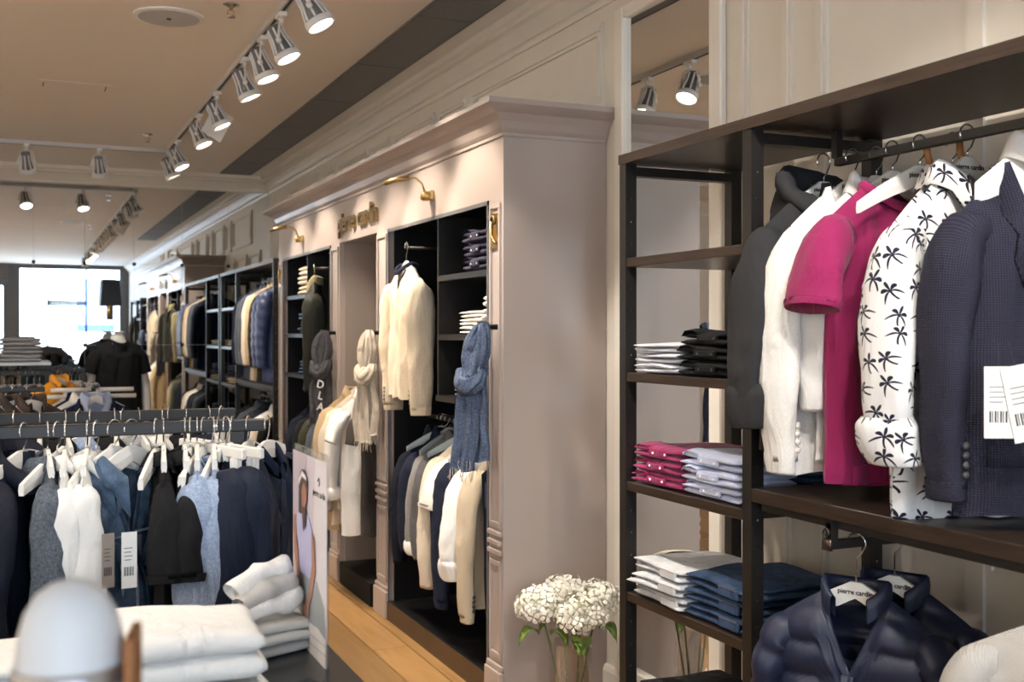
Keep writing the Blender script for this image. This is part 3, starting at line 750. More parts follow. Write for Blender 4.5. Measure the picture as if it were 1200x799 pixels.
# fabrics
F = dict(
    black=cloth('black_cotton', (.012, .012, .013)), charcoal=cloth('charcoal_fleece', (.028, .028, .030), wr=.35),
    linen=cloth('white_linen', (.70, .68, .64), 'heather', (.80, .78, .75)), white=cloth('white_cotton', (.80, .79, .77)),
    magenta=cloth('magenta_jersey', (.25, .016, .085)), palm=cloth('palm_print_cotton', (.80, .80, .80), 'palm', wr=.35),
    waffle=cloth('navy_waffle_wool', (.020, .020, .036), 'waffle', (.062, .062, .095)), navy=cloth('navy_cotton', (.012, .016, .034)),
    puffer=cloth('navy_nylon', (.014, .018, .042), rough=.42, wr=.14), cream=cloth('cream_wool', (.62, .52, .38), 'heather', (.74, .64, .50)),
    grey=cloth('grey_melange_wool', (.045, .055, .075), 'heather', (.14, .16, .19)), denim=cloth('washed_denim', (.030, .055, .10), 'denim', (.16, .23, .33), wr=.8),
    darkdenim=cloth('dark_denim', (.016, .030, .065), 'denim', (.06, .10, .18)), sky=cloth('light_blue_melange', (.20, .27, .42), 'heather', (.38, .46, .60)),
    khaki=cloth('olive_cotton', (.16, .15, .09)), olive=cloth('dark_olive_nylon', (.020, .021, .016), rough=.6), olivegold=cloth('olive_gold_lining_lit', (.30, .26, .15)),  # olive gold serves the lining and the painted lit sleeve
    tan=cloth('tan_cotton', (.46, .34, .20)), yellow=cloth('yellow_nylon', (.75, .32, .015), rough=.5), brown=cloth('brown_leather', (.060, .038, .028), rough=.5),
    rust=cloth('rust_wool', (.20, .06, .04)), knitbw=cloth('black_white_knit', (.10, .10, .11), 'knit', (.62, .60, .57)), tweed=cloth('cream_tweed', (.48, .39, .27), 'knit', (.74, .64, .49)),
    greypat=cloth('grey_check', (.06, .06, .07), 'check', (.26, .26, .27)), lilac=cloth('lilac_blue_cotton', (.50, .53, .68)), ltgrey=cloth('light_grey_denim', (.40, .40, .41), 'denim', (.62, .62, .62)),
    dots=cloth('black_white_speckle', (.03, .03, .03), 'dots', (.75, .72, .65)), sand=cloth('sand_cotton', (.66, .58, .47)), slate=cloth('slate_cotton', (.07, .085, .115)), purple=cloth('dusk_navy_cotton', (.040, .038, .065)),
    greyknit=cloth('pale_grey_knit', (.50, .48, .45), 'knit', (.68, .66, .62)), midgrey=cloth('mid_grey_jersey', (.22, .22, .23), 'heather', (.34, .34, .35)), brownt=cloth('dark_brown_jersey', (.055, .047, .043)),
    scarfblue=cloth('blue_crinkle', (.028, .042, .085), 'heather', (.13, .17, .25), wr=1.0), scarfgrey=cloth('grey_crinkle', (.025, .025, .028), 'heather', (.09, .09, .10), wr=.9), scarfcream=cloth('cream_crinkle', (.44, .38, .31), 'heather', (.60, .54, .46), wr=.9),
)

# ================================================================== display cabinet
CX, CY, CD, CH = 1.88, 4.34, .495, 2.58
cab = thing('display_cabinet', 'long taupe built-in display cabinet with cornice, two black bays and a niche', 'cabinet', (CX, CY, 0))
CL = 4.50
BAY1, NICHE, BAY3 = (.16, 1.62), (1.84, 2.66), (2.88, 4.34)
FZ = 2.18
boxo('side_panel', .03, CD, 0, .03, 0, 2.40, M_TAUPE, cab); boxo('side_panel', .03, CD, CL-.03, CL, 0, 2.40, M_TAUPE, cab)
boxo('frieze', 0, .03, 0, CL, FZ, 2.44, M_TAUPE, cab); boxo('top_panel', .03, CD, 0, CL, 2.40, 2.44, M_TAUPE, cab)
CORN = [(0, 0), (.008, 0), (.008, .014), (.014, .02), (.022, .03), (.036, .06), (.062, .088), (.092, .104), (.104, .112), (.112, .118), (.112, .14), (0, .14)]
s2 = math.sqrt(2)
mc = MB().sweep(CORN, [((CD, 0, 2.44), (0, -1)), ((0, 0, 2.44), (-1, -1)), ((0, CL, 2.44), (-1, 1)), ((CD, CL, 2.44), (0, 1))])
mc.build('cornice', M_TAUPE, cab); boxo('cornice_lid', 0, CD, 0, CL, 2.44, 2.57, M_TAUPE, cab)
def pilaster(y0, y1):
    p = boxo('pilaster', 0, .03, y0, y1, 0, FZ, M_TAUPE, cab)
    b = MB(); b.box(-.022, 0, y0-.006, y1+.006, 0, .15, .004); b.box(-.014, 0, y0-.002, y1+.002, .15, .175, .004); b.build('plinth', M_TAUPE, p)
    w = .024
    def frame(z0, z1):
        f = MB(); a0, a1 = y0+.022, y1-.022
        f.box(-.010, 0, a0, a1, z0, z0+w, .003); f.box(-.010, 0, a0, a1, z1-w, z1, .003); f.box(-.010, 0, a0, a0+w*.7, z0+w, z1-w); f.box(-.010, 0, a1-w*.7, a1, z0+w, z1-w)
        f.build('panel_moulding', M_TAUPE, p)
    frame(.20, .62); frame(.76, FZ-.02)
    f = MB()
    for z in (.645, .685, .725): f.box(-.016, 0, y0+.012, y1-.012, z, z+.022, .004)
    f.build('band_moulding', M_TAUPE, p)
for a, b in ((0, BAY1[0]), (BAY1[1], NICHE[0]), (NICHE[1], BAY3[0]), (BAY3[1], CL)): pilaster(a+(.0 if a else 0), b)
def bay(y0, y1, flip):
    """black lined bay: back, sides, floor, divider, shelves on one side, rail below"""
    m = MB(); m.box(CD-.03, CD-.012, y0, y1, .10, FZ); m.build('bay_back', M_BLACK, cab)
    for a in (y0, y1-.012): boxo('bay_side', .03, CD-.03, a, a+.012, .10, FZ, M_BLACK, cab)
    boxo('bay_top', .03, CD-.03, y0, y1, FZ, FZ+.012, M_BLACK, cab); fl_ = boxo('bay_floor', -.004, CD-.03, y0, y1, .05, .10, M_BLACK, cab)
    boxo('floor_edge', -.012, -.004, y0, y1, 0.0, .10, plain('bronze_edge', (.09, .06, .035), .4, .6), cab)
    fr = MB(); fr.box(-.006, .0, y0, y0+.014, .10, FZ); fr.box(-.006, 0, y1-.014, y1, .10, FZ); fr.box(-.006, 0, y0, y1, FZ-.018, FZ); fr.build('bay_frame', plain('grey_metal', (.10, .10, .11), .35), cab)
    yd = y0+.70 if not flip else y1-.718
    sy0, sy1 = (y0+.012, yd) if not flip else (yd+.018, y1-.012)
    boxo('divider', .02, CD-.03, yd, yd+.018, 1.29, FZ, M_STEEL, cab)
    for z in (1.855, 1.565): boxo('shelf', .012, CD-.03, sy0, sy1, z, z+.028, M_BLACK, cab)
    boxo('shelf', .012, CD-.03, sy0-(.02 if flip else 0), sy1+(0 if flip else .02), 1.262, 1.29, M_BLACK, cab)
    MB().tube([(.24, y0+.012, 1.13), (.24, y1-.012, 1.13)], .012, 10).build('hanging_rail', M_STEEL, cab, True)
    h0, h1 = (yd+.018, y1-.012) if not flip else (y0+.012, yd); hy = (h0+h1)/2
    b = MB(); b.tube([(.30, h0, 2.05), (.30, h1, 2.05)], .010, 8); b.tube([(.30, hy, 2.05), (-.02, hy, 2.05)], .008, 8); b.tube([(-.02, hy, 2.045), (-.02, hy, 2.07)], .008, 8); b.build('front_hook_arm', M_STEEL, cab, True)
    return hy
HY1 = bay(*BAY1, False); HY3 = bay(*BAY3, True)
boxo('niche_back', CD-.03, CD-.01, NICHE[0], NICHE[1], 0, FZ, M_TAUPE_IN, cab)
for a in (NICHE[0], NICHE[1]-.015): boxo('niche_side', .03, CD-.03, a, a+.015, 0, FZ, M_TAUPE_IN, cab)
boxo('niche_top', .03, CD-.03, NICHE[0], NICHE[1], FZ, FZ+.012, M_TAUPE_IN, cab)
MB().tube([(.17, NICHE[0]+.015, 1.30), (.17, NICHE[1]-.015, 1.30)], .012, 10).build('hanging_rail', M_STEEL, cab, True)
for wd_, yo_ in (('pierre', .225), ('cardin', -.235)): text_part('gold_word', wd_, .17, M_GOLDD, cab, (-.012, (NICHE[0]+NICHE[1])/2+yo_-.02, 2.298), (PI/2, 0, -PI/2), .008, .003, spacing=.93)
def picture_light(y):
    p = MB().box(-.022, 0, y-.035, y+.035, 2.262, 2.31, .004).build('picture_light', M_GOLD, cab)
    a = MB(); a.lathe([(.020, -.032), (.024, -.01), (.024, .01), (.020, .032)], (-.035, y, 2.282), 14, 'y'); a.tube([(-.035, y, 2.30), (-.050, y+.004, 2.345), (-.085, y+.012, 2.372), (-.125, y+.022, 2.372)], .0055, 8); a.build('arm', M_GOLD, p, True)
    h = MB(); h.tube([(-.115, y+.02, 2.373), (-.165, y+.04, 2.364), (-.225, y+.07, 2.345)], [.013, .015, .012], 12); h.build('lamp_head', M_GOLDD, p, True)
picture_light(.90); picture_light(3.69)
def logo(y):
    m = MB(); m.box(-.010, -.002, y-.042, y+.042, 1.965, 2.115); o = m.build('logo_plate', M_GOLD, cab)
    c = MB()
    pts = [(-.016, y+.02*math.cos(a)*k, 2.085+.02*math.sin(a)*k) for a, k in [(math.radians(g), 1.0-.0012*g) for g in range(0, 360, 30)]]
    c.tube(pts, .006, 6); c.tube([(-.016, y+.022, 2.085), (-.016, y+.02, 2.02), (-.016, y-.02, 1.99), (-.016, y-.034, 1.985)], .006, 6)
    c.build('curl', M_GOLDD, o, True)
logo(.08); logo(4.42)
stp = tag(MB().box(-.20, .25, -.34, .34, 0, .14, .004).build('display_plinth', plain('matt_black', (.010, .010, .010), .7, spec=.1)), 'low black display plinth standing in the niche of the taupe cabinet', 'plinth'); stp.location = (2.06, CY+2.25, 0)
# pegs for the scarves
for y, z in ((.055, 1.625), (1.73, 1.60), (2.77, 1.60), ): MB().lathe([(.012, 0), (.012, -.08), (.02, -.085), (.02, -.095)], (0, y, z), 12, 'x').build('peg', M_BLACK, cab, True)

# ================================================================== black shelf racks on the right
def rack(label, y0, y1, ydiv, narrow_first, x0=1.865, x1=2.335, ztop=2.172, wood_z=1.167):
    """open steel and wenge rack: a narrow shelf bay and a wide hanging bay. y0 < y1"""
    r = thing('shelf_rack', label, 'rack', (x0, y0, 0)); d = x1-x0; LN = y1-y0; dv = ydiv-y0
    pt = .042
    for yy in (0, dv, LN):
        a = max(0, yy-pt/2) if yy < LN else LN-pt
        for xx in (0, d-pt):
            p = boxo('post', xx, xx+pt, a, a+pt, 0, ztop, M_STEEL, r)
            if xx == 0 or yy == dv:
                hm = MB()
                for q in range(int(ztop/.075)-1): hm.lathe([(.0035, 0), (.0035, -.0006)], (xx+pt/2, a, .1+q*.075), 6, 'y')
                stuff(hm.build('pin_holes', M_CHROME, p))
        for z in (ztop-.04, .05): boxo('cross_bar', pt, d-pt, a, a+pt, z, z+.03, M_STEEL, r)
    boxo('top_board', -.004, d, -.002, LN+.002, ztop, ztop+.032, M_WENGE, r)
    n0, n1 = (dv, LN) if narrow_first else (0, dv)
    w0, w1 = (0, dv) if narrow_first else (dv, LN)
    g = pt/2+.002
    for z in (1.838, 1.452, 1.085, .713, .345): boxo('shelf', .004, d-.01, n0+g, n1-g, z-.016, z+.014, M_WENGE, r, .002)
    boxo('hanging_bay_shelf', -.002, d-.01, w0+g, w1-g, wood_z-.038, wood_z, M_WENGE, r, .002)
    for xa in (.02, d-.06): boxo('shelf_bearer', xa, xa+.03, w0+pt, w1-pt, wood_z-.062, wood_z-.038, M_STEEL, r)
    rx = .235
    rl = MB(); rl.box(rx-.011, rx+.011, w0+.02, w1-.10, 2.069, 2.091); rl.build('hanging_rail', M_STEEL, r)
    for yy in (w1-.11, w0+.05): boxo('rail_drop', rx-.011, rx+.011, yy, yy+.022, 2.091, ztop, M_STEEL, r)
    return r
rk = rack('near black shelf rack with wenge boards on the right, folded shirts and hanging clothes', 1.42, 3.31, 2.585, True)
rk2 = rack('far black shelf rack between the taupe cabinet and the mirror wall', 8.98, 11.60, 10.72, True)
# scroll brackets and the face-out arms under the wooden shelf
def arm(y, z, label_r, xl=.0):
    m = MB(); m.box(.0, .40, y-1.42-.011, y-1.42+.011, z-.011, z+.011); m.box(.0, .022, y-1.42-.011, y-1.42+.011, z+.011, z+.055); m.box(0, .4, y-1.42-.009, y-1.42+.009, z+.04, z+.06)
    a = m.build('face_out_arm', M_STEEL, rk)
    c = MB(); pts = [(-.006, y-1.42+.012*math.cos(math.radians(g))*(1-.0016*g), z+.03+.012*math.sin(math.radians(g))*(1-.0016*g)) for g in range(-90, 320, 30)]
    c.tube(pts, .003, 6); c.box(-.008, 0, y-1.42-.016, y-1.42+.016, z-.014, z+.014); c.build('scroll_end', plain('bronze', (.08, .06, .05), .35, .8), a, True)
    return a
arm(2.24, 1.065, ''); arm(1.57, 1.065, '')
lp = boxo('logo_bracket', -.012, -.004, .12, .20, 2.03, 2.13, plain('bronze', (.08, .06, .05), .35, .8), rk)

# ================================================================== folded clothes
def folded_slab(m, w, d, h, z0, seed, amp=.004, lip=.0):
    r = random.Random(seed); ph = [r.uniform(0, 6.28) for _ in range(6)]; n, k = 16, 16; v = []; f = []; uv = []
    for i in range(n+1):
        u = -1+2*i/n; x = u*w/2; e = (1-abs(u)**9)**.5 if abs(u) < 1 else 0.0
        e = .45+.55*e
        for j in range(k):
            a = 2*PI*j/k; ca, sa = math.cos(a), math.sin(a)
            y = math.copysign(abs(ca)**.35, ca)*d/2; z = math.copysign(abs(sa)**.75, sa)*h/2*e
            wob = amp*(math.sin(17*x+ph[0]+9*y)+.6*math.sin(31*x+ph[1])+.6*math.sin(23*y+ph[2]))
            y += .6*wob*(1 if ca < 0 else .4)+.006*math.sin(9*x+ph[3]); zz = z0+h/2+z+(wob*.55 if sa > 0 else wob*.15)
            v.append((x + .004*math.sin(14*y+ph[4])*abs(u), y, zz)); uv.append((x, y+z))
    for i in range(n):
        for j in range(k): f.append((i*k+j, (i+1)*k+j, (i+1)*k+(j+1)%k, i*k+(j+1)%k))
    f.append(tuple(range(k))); f.append(tuple(reversed([n*k+j for j in range(k)])))
    m.add(v, f, uv)
def folded(name, label, cat, loc, rz, mat, w=.27, d=.30, h=.036, seed=1, style='plain', mat2=None, group=None):
    """folded garment: two soft layers, with the collar and buttons of a polo or the cuff of trousers"""
    t = thing(name, label, cat, loc, rz, group)
    a = MB(); folded_slab(a, w, d, h*.52, 0, seed); a.build('lower_fold', mat, t, True)
    b = MB(); folded_slab(b, w*.98, d*.99, h*.52, h*.48, seed+9); b.build('upper_fold', mat, t, True)
    if style == 'polo':
        c = MB(); x = -w*.30
        ring_tube(c, [(x-.02, -d*.46, h*.98), (x+.005, -d*.3, h*1.05), (x+.0, -d*.05, h*1.05), (x-.02, d*.1, h*1.0)], [(.02, .012), (.03, .02), (.03, .02), (.02, .012)], seed, .08, 10)
        m = MB(); v = []; f = []
        for i in range(7):
            q = i/6; yy = -d*.50+q*d*.34
            v += [(x-.055, yy, h*.62+.02*q), (x-.03+.01*math.sin(3*q), yy-.004, h*1.02+.008*math.sin(PI*q)), (x+.02, yy-.007, h*1.04), (x+.035+.02*q, yy, h*.90), (x+.034+.02*q, yy+.002, h*.87)]
        for i in range(6):
            for j in range(4): f.append((i*5+j, i*5+j+1, (i+1)*5+j+1, (i+1)*5+j))
        m.add(v, f).build('collar', mat2 or mat, t, True)
        p = MB(); p.box(x+.035, w*.18, -d*.5-.004, -d*.5+.006, h*.30, h*.72, .003); p.build('placket', mat2 or mat, t)
        for q in range(2):
            bb = MB(); bb.lathe([(.0045, 0), (.0045, -.0015), (.003, -.003)], (x+.06+q*.07, -d*.5-.004, h*.5), 10, 'y'); bb.build('button', M_TAGW if mat != F['black'] else plain('dark_button', (.05, .05, .05), .3), t)
    elif style == 'jeans':
        m = MB(); ring_tube(m, [(-w*.5-.01, 0, h*.5), (-w*.40, .0, h*.55)], [(h*.5, d*.30), (h*.46, d*.32)], seed, .06, 14); m.build('cuff', mat2 or mat, t, True)
        p = MB(); p.box(w*.10, w*.42, -d*.50-.003, -d*.5+.01, h*.15, h*.85, .004); p.build('pocket', mat, t)
        s = MB()
        for q in range(12): s.box(w*.11+q*w*.026, w*.11+q*w*.026+w*.014, -d*.50-.0042, -d*.5, h*.78, h*.80)
        s.build('stitching', M_LEATHER, t)
    return t
POS3 = ('topmost', 'middle', 'bottom')
def stack(n, name, base_label, cat, x, y, z, rz, mat, w, d, h, style, group, mat2=None, seed=1, jit=.008):
    r = random.Random(seed)
    for k in range(n):
        pos = {1: [''], 2: ['bottom', 'topmost'], 3: ['bottom', 'middle', 'topmost'], 4: ['bottom', 'second from the bottom', 'third from the bottom', 'topmost']}[n][k]
        folded(name, base_label % pos, cat, (x+r.uniform(-jit, jit), y+r.uniform(-jit, jit), z+k*h*1.03+.001), rz+r.uniform(-.04, .04), mat, w*r.uniform(.96, 1.03), d, h, seed*7+k, style, mat2, group)
RZ = -PI/2      # front edge towards the room
# narrow bay of the near rack; local x runs towards the camera
sx = 2.03
stack(3, 'folded_jumper', 'white folded jumper, %s of the stack on the second shelf of the near rack', 'jumper', sx, 3.10, 1.467, RZ, cloth('cool_white_cotton', (.62, .63, .68)), .27, .30, .033, 'plain', 'white stack on the rack shelf', seed=3)
stack(3, 'folded_polo', 'black folded polo shirt, %s of the stack beside the white jumpers', 'polo shirt', sx, 2.80, 1.467, RZ, F['black'], .30, .32, .045, 'polo', 'black stack on the rack shelf', seed=4)
stack(3, 'folded_polo', 'magenta folded polo shirt, %s of its stack on the third rack shelf', 'polo shirt', sx, 3.10, 1.10, RZ, F['magenta'], .29, .30, .042, 'polo', 'magenta stack on the rack shelf', seed=5)
stack(3, 'folded_shirt', 'lilac blue folded shirt, %s of its stack beside the magenta polos', 'shirt', 1.99, 2.79, 1.10, RZ, F['lilac'], .30, .22, .044, 'polo', 'lilac stack on the rack shelf', seed=6)
stack(3, 'folded_trousers', 'dark navy folded garment, %s of the pile behind the lilac shirts', 'trousers', 2.22, 2.78, 1.10, RZ, F['darkdenim'], .30, .17, .046, 'plain', 'navy pile behind the lilac shirts', seed=8)
stack(3, 'folded_jeans', 'light grey folded jeans with dark inside, %s of the stack on the fourth shelf', 'jeans', sx, 3.08, .728, RZ, F['ltgrey'], .30, .32, .042, 'jeans', 'grey jeans on the rack shelf', mat2=F['sand'], seed=9, jit=.015)
stack(3, 'folded_jeans', 'blue folded denim jeans, %s of the stack beside the light grey jeans', 'jeans', 2.06, 2.78, .728, RZ, F['darkdenim'], .31, .36, .045, 'jeans', 'blue jeans on the rack shelf', seed=10, jit=.012)
stack(2, 'folded_jumper', 'black folded jumper, %s of two on the lowest visible shelf of the near rack', 'jumper', sx, 3.05, .36, RZ, F['black'], .30, .32, .045, 'plain', 'black jumpers on the low shelf', seed=11)
folded('folded_shirt', 'white folded shirt lying under the blazer on the wooden rack shelf', 'shirt', (2.16, 1.98, 1.169), .2, F['white'], .24, .16, .03, 21)

# ------------------------------------------------------------------ hanging clothes of the near rack (facing the camera)
RX, RZ2 = 2.095, 2.08
BT = plain('pearl_button', (.75, .72, .66), .25); DBT = plain('dark_button', (.05, .05, .05), .3)
garment('hooded_jacket', 'charcoal hooded sweat jacket hanging leftmost on the near black rack', 'jacket', (RX-.03, 2.50, RZ2), .10, F['charcoal'], Cut(sh=.225, length=.74, depth=.05, seed=11, neck=.085, slope=1.3), sleeves=.52, collar='hood', out=.06, cuff=.12, brand=True, hlabel='leftmost white hanger on the near rack, in the charcoal hooded jacket', wall=True)
garment('linen_blazer', 'white linen blazer with pearl cuff buttons behind the magenta t-shirt', 'blazer', (RX-.01, 2.405, RZ2), .06, F['linen'], Cut(sh=.218, length=.80, depth=.045, seed=12, vneck=.3, neck=.09, slope=1.35), sleeves=.62, lapel=True, out=.045, fat=1.0, cuff=.035, bmat=BT, brand=True, hlabel='white hanger in the white linen blazer on the near rack', wall=True)
garment('linen_shirt', 'white shirt mostly hidden between the linen blazer and the magenta t-shirt', 'shirt', (RX+.02, 2.345, RZ2), .04, F['white'], Cut(sh=.205, length=.76, depth=.03, seed=13, slope=1.35), sleeves=.50, collar='shirt', out=.03, fat=.8, brand=True, hlabel='white hanger in the hidden white shirt behind the magenta t-shirt', wall=True)
garment('t_shirt', 'magenta crew neck t-shirt with short sleeves on a white hanger', 't-shirt', (RX, 2.262, RZ2), .03, F['magenta'], Cut(sh=.218, length=.815, depth=.055, seed=14, nf=.06, neck=.10, amp=.013, slope=1.3), sleeves=.22, short=True, collar='rib', cuff=.012, brand=True, hem=True, swing=-.02, hlabel='white hanger with black lettering in the magenta t-shirt', wall=True)
garment('palm_shirt', 'white shirt printed with black palm trees, rear one of two', 'shirt', (RX+.055, 2.11, RZ2), .04, F['palm'], Cut(sh=.205, length=.80, depth=.035, seed=15, vneck=.16, neck=.085, slope=1.65), sleeves=.45, collar='shirt', out=.035, fat=.85, leather=True, brand=True, hlabel='hanger with tan leather on its hook in the rear palm shirt', wall=True)
garment('palm_shirt', 'white shirt printed with black palm trees and a rolled cuff, front one', 'shirt', (RX, 2.01, RZ2), .02, F['palm'], Cut(sh=.225, length=.86, depth=.055, seed=16, vneck=.17, amp=.012, neck=.09, slope=1.65), sleeves=.53, collar='shirt', placket=True, buttons=5, bmat=BT, cuff=.11, fat=1.06, out=.045, swing=-.02, brand=True, hlabel='white hanger with black lettering in the front palm shirt', wall=True)
hanger('spare white hanger with tan leather on its hook beside the palm shirts', (RX, 2.165, RZ2), .05, 0, True, leather=True)
garment('inner_shirt', 'white dress shirt with dark buttons worn inside the navy waffle blazer', 'shirt', (2.115, 1.795, RZ2), -.22, F['white'], Cut(sh=.185, length=.80, depth=.05, hk=-.02, seed=18, vneck=.14, neck=.08, amp=.005, slope=1.35), sleeves=0, collar='shirt', placket=True, buttons=5, bmat=DBT, brand=True, hlabel='white hanger in the white dress shirt and navy blazer on the near rack')
garment('waffle_blazer', 'navy waffle weave blazer over a white shirt with white price tags', 'blazer', (2.115, 1.80, RZ2), -.22, F['waffle'], Cut(sh=.225, length=.83, depth=.070, seed=19, vneck=.40, neck=.10, amp=.006, slope=1.5, wr=.010), sleeves=.60, lapel=True, out=.035, fat=1.1, hang=False, pockets=((-.19, -.05, -.72, -.50),), cuff=.03, bmat=DBT, wall=True)
tg = thing('price_tag', 'pair of white price tags hanging on the navy waffle blazer', 'price tag', (1.865, 1.705, 1.53), -.45)
price_tag(tg, (0, 0, 0), -.0, .062, .15, .05, tilt=0); price_tag(tg, (.03, -.004, 0.002), .0, .062, .16, .05, tilt=-.2)
# down jackets on the face-out arm below the shelf
PJ = dict(quilt=.075, fat=1.2, out=.055)
def puffer(label, x, y, rz, z, seed, hl, brand=True):
    g = garment('down_jacket', label, 'jacket', (x, y, z), rz, F['puffer'], Cut(sh=.212, length=.66, depth=.06, seed=seed, quilt=.085, vneck=.19, neck=.085, amp=.005, flare=1.06, wr=.005, hk=.045, slope=1.15), sleeves=.58, collar='stand', quilt=.085, fat=1.08, out=.03, placket=True, brand=brand, hlabel=hl)
    return g
puffer('quilted navy down jacket in front under the wooden rack shelf', 1.945, 2.23, -PI/2+.5, 1.065, 23, 'white hanger with lettering in the front navy down jacket')
puffer('quilted navy down jacket hanging behind the front one by the wall', 2.09, 2.25, -PI/2+.45, 1.065, 24, 'white hanger in the rear navy down jacket')
garment('cardigan', 'pale grey knitted jacket with grey collar at the lower right edge', 'cardigan', (1.95, 1.57, 1.055), -PI/2+.5, F['greyknit'], Cut(sh=.215, length=.62, depth=.055, seed=26, vneck=.2, neck=.075, hk=-.03, slope=.9), sleeves=.56, collar='stand', m2=F['midgrey'], hlabel='white hanger in the pale grey knitted jacket')
garment('dark_cardigan', 'dark navy jacket hanging behind the pale grey knitted jacket', 'jacket', (2.06, 1.57, 1.065), -PI/2+.5, F['navy'], Cut(sh=.2, length=.62, depth=.04, seed=27), sleeves=.5, collar='shirt', hlabel='white hanger in the dark navy jacket at the lower right')

# ------------------------------------------------------------------ clothes in the cabinet's near bay
def cabg(name, label, cat, y, mat, length=.72, sleeves=.56, hk=-.012, **kw):
    cut = dict(sh=kw.pop('sh', .205), length=length, depth=kw.pop('depth', .04), hk=hk, slope=kw.pop('slope', 1.35), seed=kw.pop('seed', int(y*100)), vneck=kw.pop('vneck', .0), flare=kw.pop('flare', 1.02), neck=kw.pop('neck', .075))
    rail = kw.pop('rail', (2.12, 1.13)); kw.setdefault('wall', True)
    return garment(name, label, cat, (rail[0]+kw.pop('dx', 0), y, rail[1]), kw.pop('rz', .05), mat, Cut(**cut), sleeves=sleeves, **kw)
NB = 'in the near cabinet bay'
cabg('trousers', 'long navy trousers with a blue tag hanging nearest the pilaster in the near bay', 'trousers', 4.635, F['navy'], .90, 0, sh=.20, flare=.86, depth=.05, dx=-.025, hlabel='hanger in the long navy trousers in the near bay')
tgb = thing('price_tag', 'blue bordered price tag hanging on the navy trousers in the near bay', 'price tag', (1.925, 4.585, .93), -.4)
boxo('tag_card', -.028, .028, -.001, .001, -.115, 0, plain('tag_blue', (.05, .09, .18), .5), tgb); boxo('tag_label', -.019, .019, -.003, -.001, -.095, -.022, M_TAGW, tgb)
bb = MB()
for k in range(6): bb.box(-.015+k*.005, -.012+k*.005, -.0036, -.003, -.088, -.065)
for k in range(3): bb.box(-.015, .012-.004*k, -.0036, -.003, -.034-.008*k, -.031-.008*k)
bb.build('print', M_INK, tgb)
cabg('tweed_jacket', 'cream tweed jacket with cuff buttons beside the navy trousers in the near bay', 'jacket', 4.77, F['tweed'], .76, .66, lapel=True, vneck=.3, cuff=.03, bmat=DBT)
cabg('dress_shirt', 'white shirt with rolled cuff hanging behind the cream tweed jacket', 'shirt', 4.89, F['white'], .70, .50, collar='shirt', cuff=.10, fat=1.1, out=.08)
cabg('trousers', 'sand coloured trousers behind the white shirt in the near bay', 'trousers', 4.99, F['sand'], .72, 0, sh=.16, bar=True)
cabg('sweatshirt', 'navy sweatshirt between the white shirt and the cream jacket', 'sweatshirt', 5.10, F['navy'], .66, .66, collar='rib', cuff=.04, fat=1.1)
cabg('t_shirt', 'cream short sleeved t-shirt hanging beside the navy sweatshirt in the near bay', 't-shirt', 5.20, F['linen'], .66, .22, short=True, collar='rib', cuff=.012)
cabg('field_jacket', 'stone coloured jacket behind the cream t-shirt in the near bay', 'jacket', 5.30, F['sand'], .74, .64, collar='stand', fat=1.1)
cabg('checked_shirt', 'dark grey checked jacket beside the black and white knit', 'jacket', 5.43, F['greypat'], .60, .52, collar='shirt')
cabg('knit_jumper', 'black and white knit jumper with striped white cuff', 'jumper', 5.51, F['knitbw'], .62, .50, collar='rib', cuff=.08, cuffmat=F['white'])
cabg('coat', 'navy coat hanging second from the left in the near bay', 'coat', 5.64, F['navy'], .70, .52, collar='shirt')
cabg('coat', 'black navy coat hanging leftmost in the near bay', 'coat', 5.76, cloth('ink_wool', (.008, .010, .020)), .72, .60, collar='shirt')
for i, y in enumerate((4.84, 5.04, 5.15, 5.36, 5.58, 5.70)): 
    h = hanger('pale plastic hanger on the rail of the near bay, %s from the near pilaster' % ('first', 'second', 'third', 'fourth', 'fifth', 'sixth')[i], (2.12, y, 1.13), .25*(-1)**i, -.01, False, plain('pale_plastic', (.42, .50, .52), .35), 'spare hangers in the near bay', bar=(i < 3))
# front hung pieces
garment('knit_pullover', 'cream wool pullover with buttoned placket hung facing out in the near bay', 'pullover', (CX-.02, CY+HY1, 2.055), -PI/2, F['cream'], Cut(sh=.215, length=.72, depth=.06, hk=.02, seed=31, vneck=.15, neck=.075, slope=1.1), sleeves=.66, collar='rib', m2=F['navy'], cuff=.03, cuffmat=F['cream'], bmat=DBT, placket=False, out=.015, fat=1.05, buttons=0, brand=True, hlabel='white hanger in the cream pullover hung facing out')
garment('olive_jacket', 'dark olive jacket with gold lining hung facing out in the far bay', 'jacket', (CX-.02, CY+HY3, 2.055), -PI/2-.25, F['olive'], Cut(sh=.225, length=.78, depth=.06, hk=.02, seed=32, vneck=.25, neck=.08, slope=1.1), sleeves=.66, collar='stand', m2=F['olivegold'], placket=True, out=.035, fat=1.15, hlabel='hanger in the dark olive jacket hung facing out')
_oj = [o for o in bpy.data.objects if o.name.startswith('olive_jacket')][0]
_sl = [c for c in _oj.children if c.name.startswith('sleeve')][0]; _sl.data.materials[0] = F['olivegold']; _sl['label'] = 'olive gold sleeve'  # the gold-lit edge of the jacket is painted as this sleeve's colour
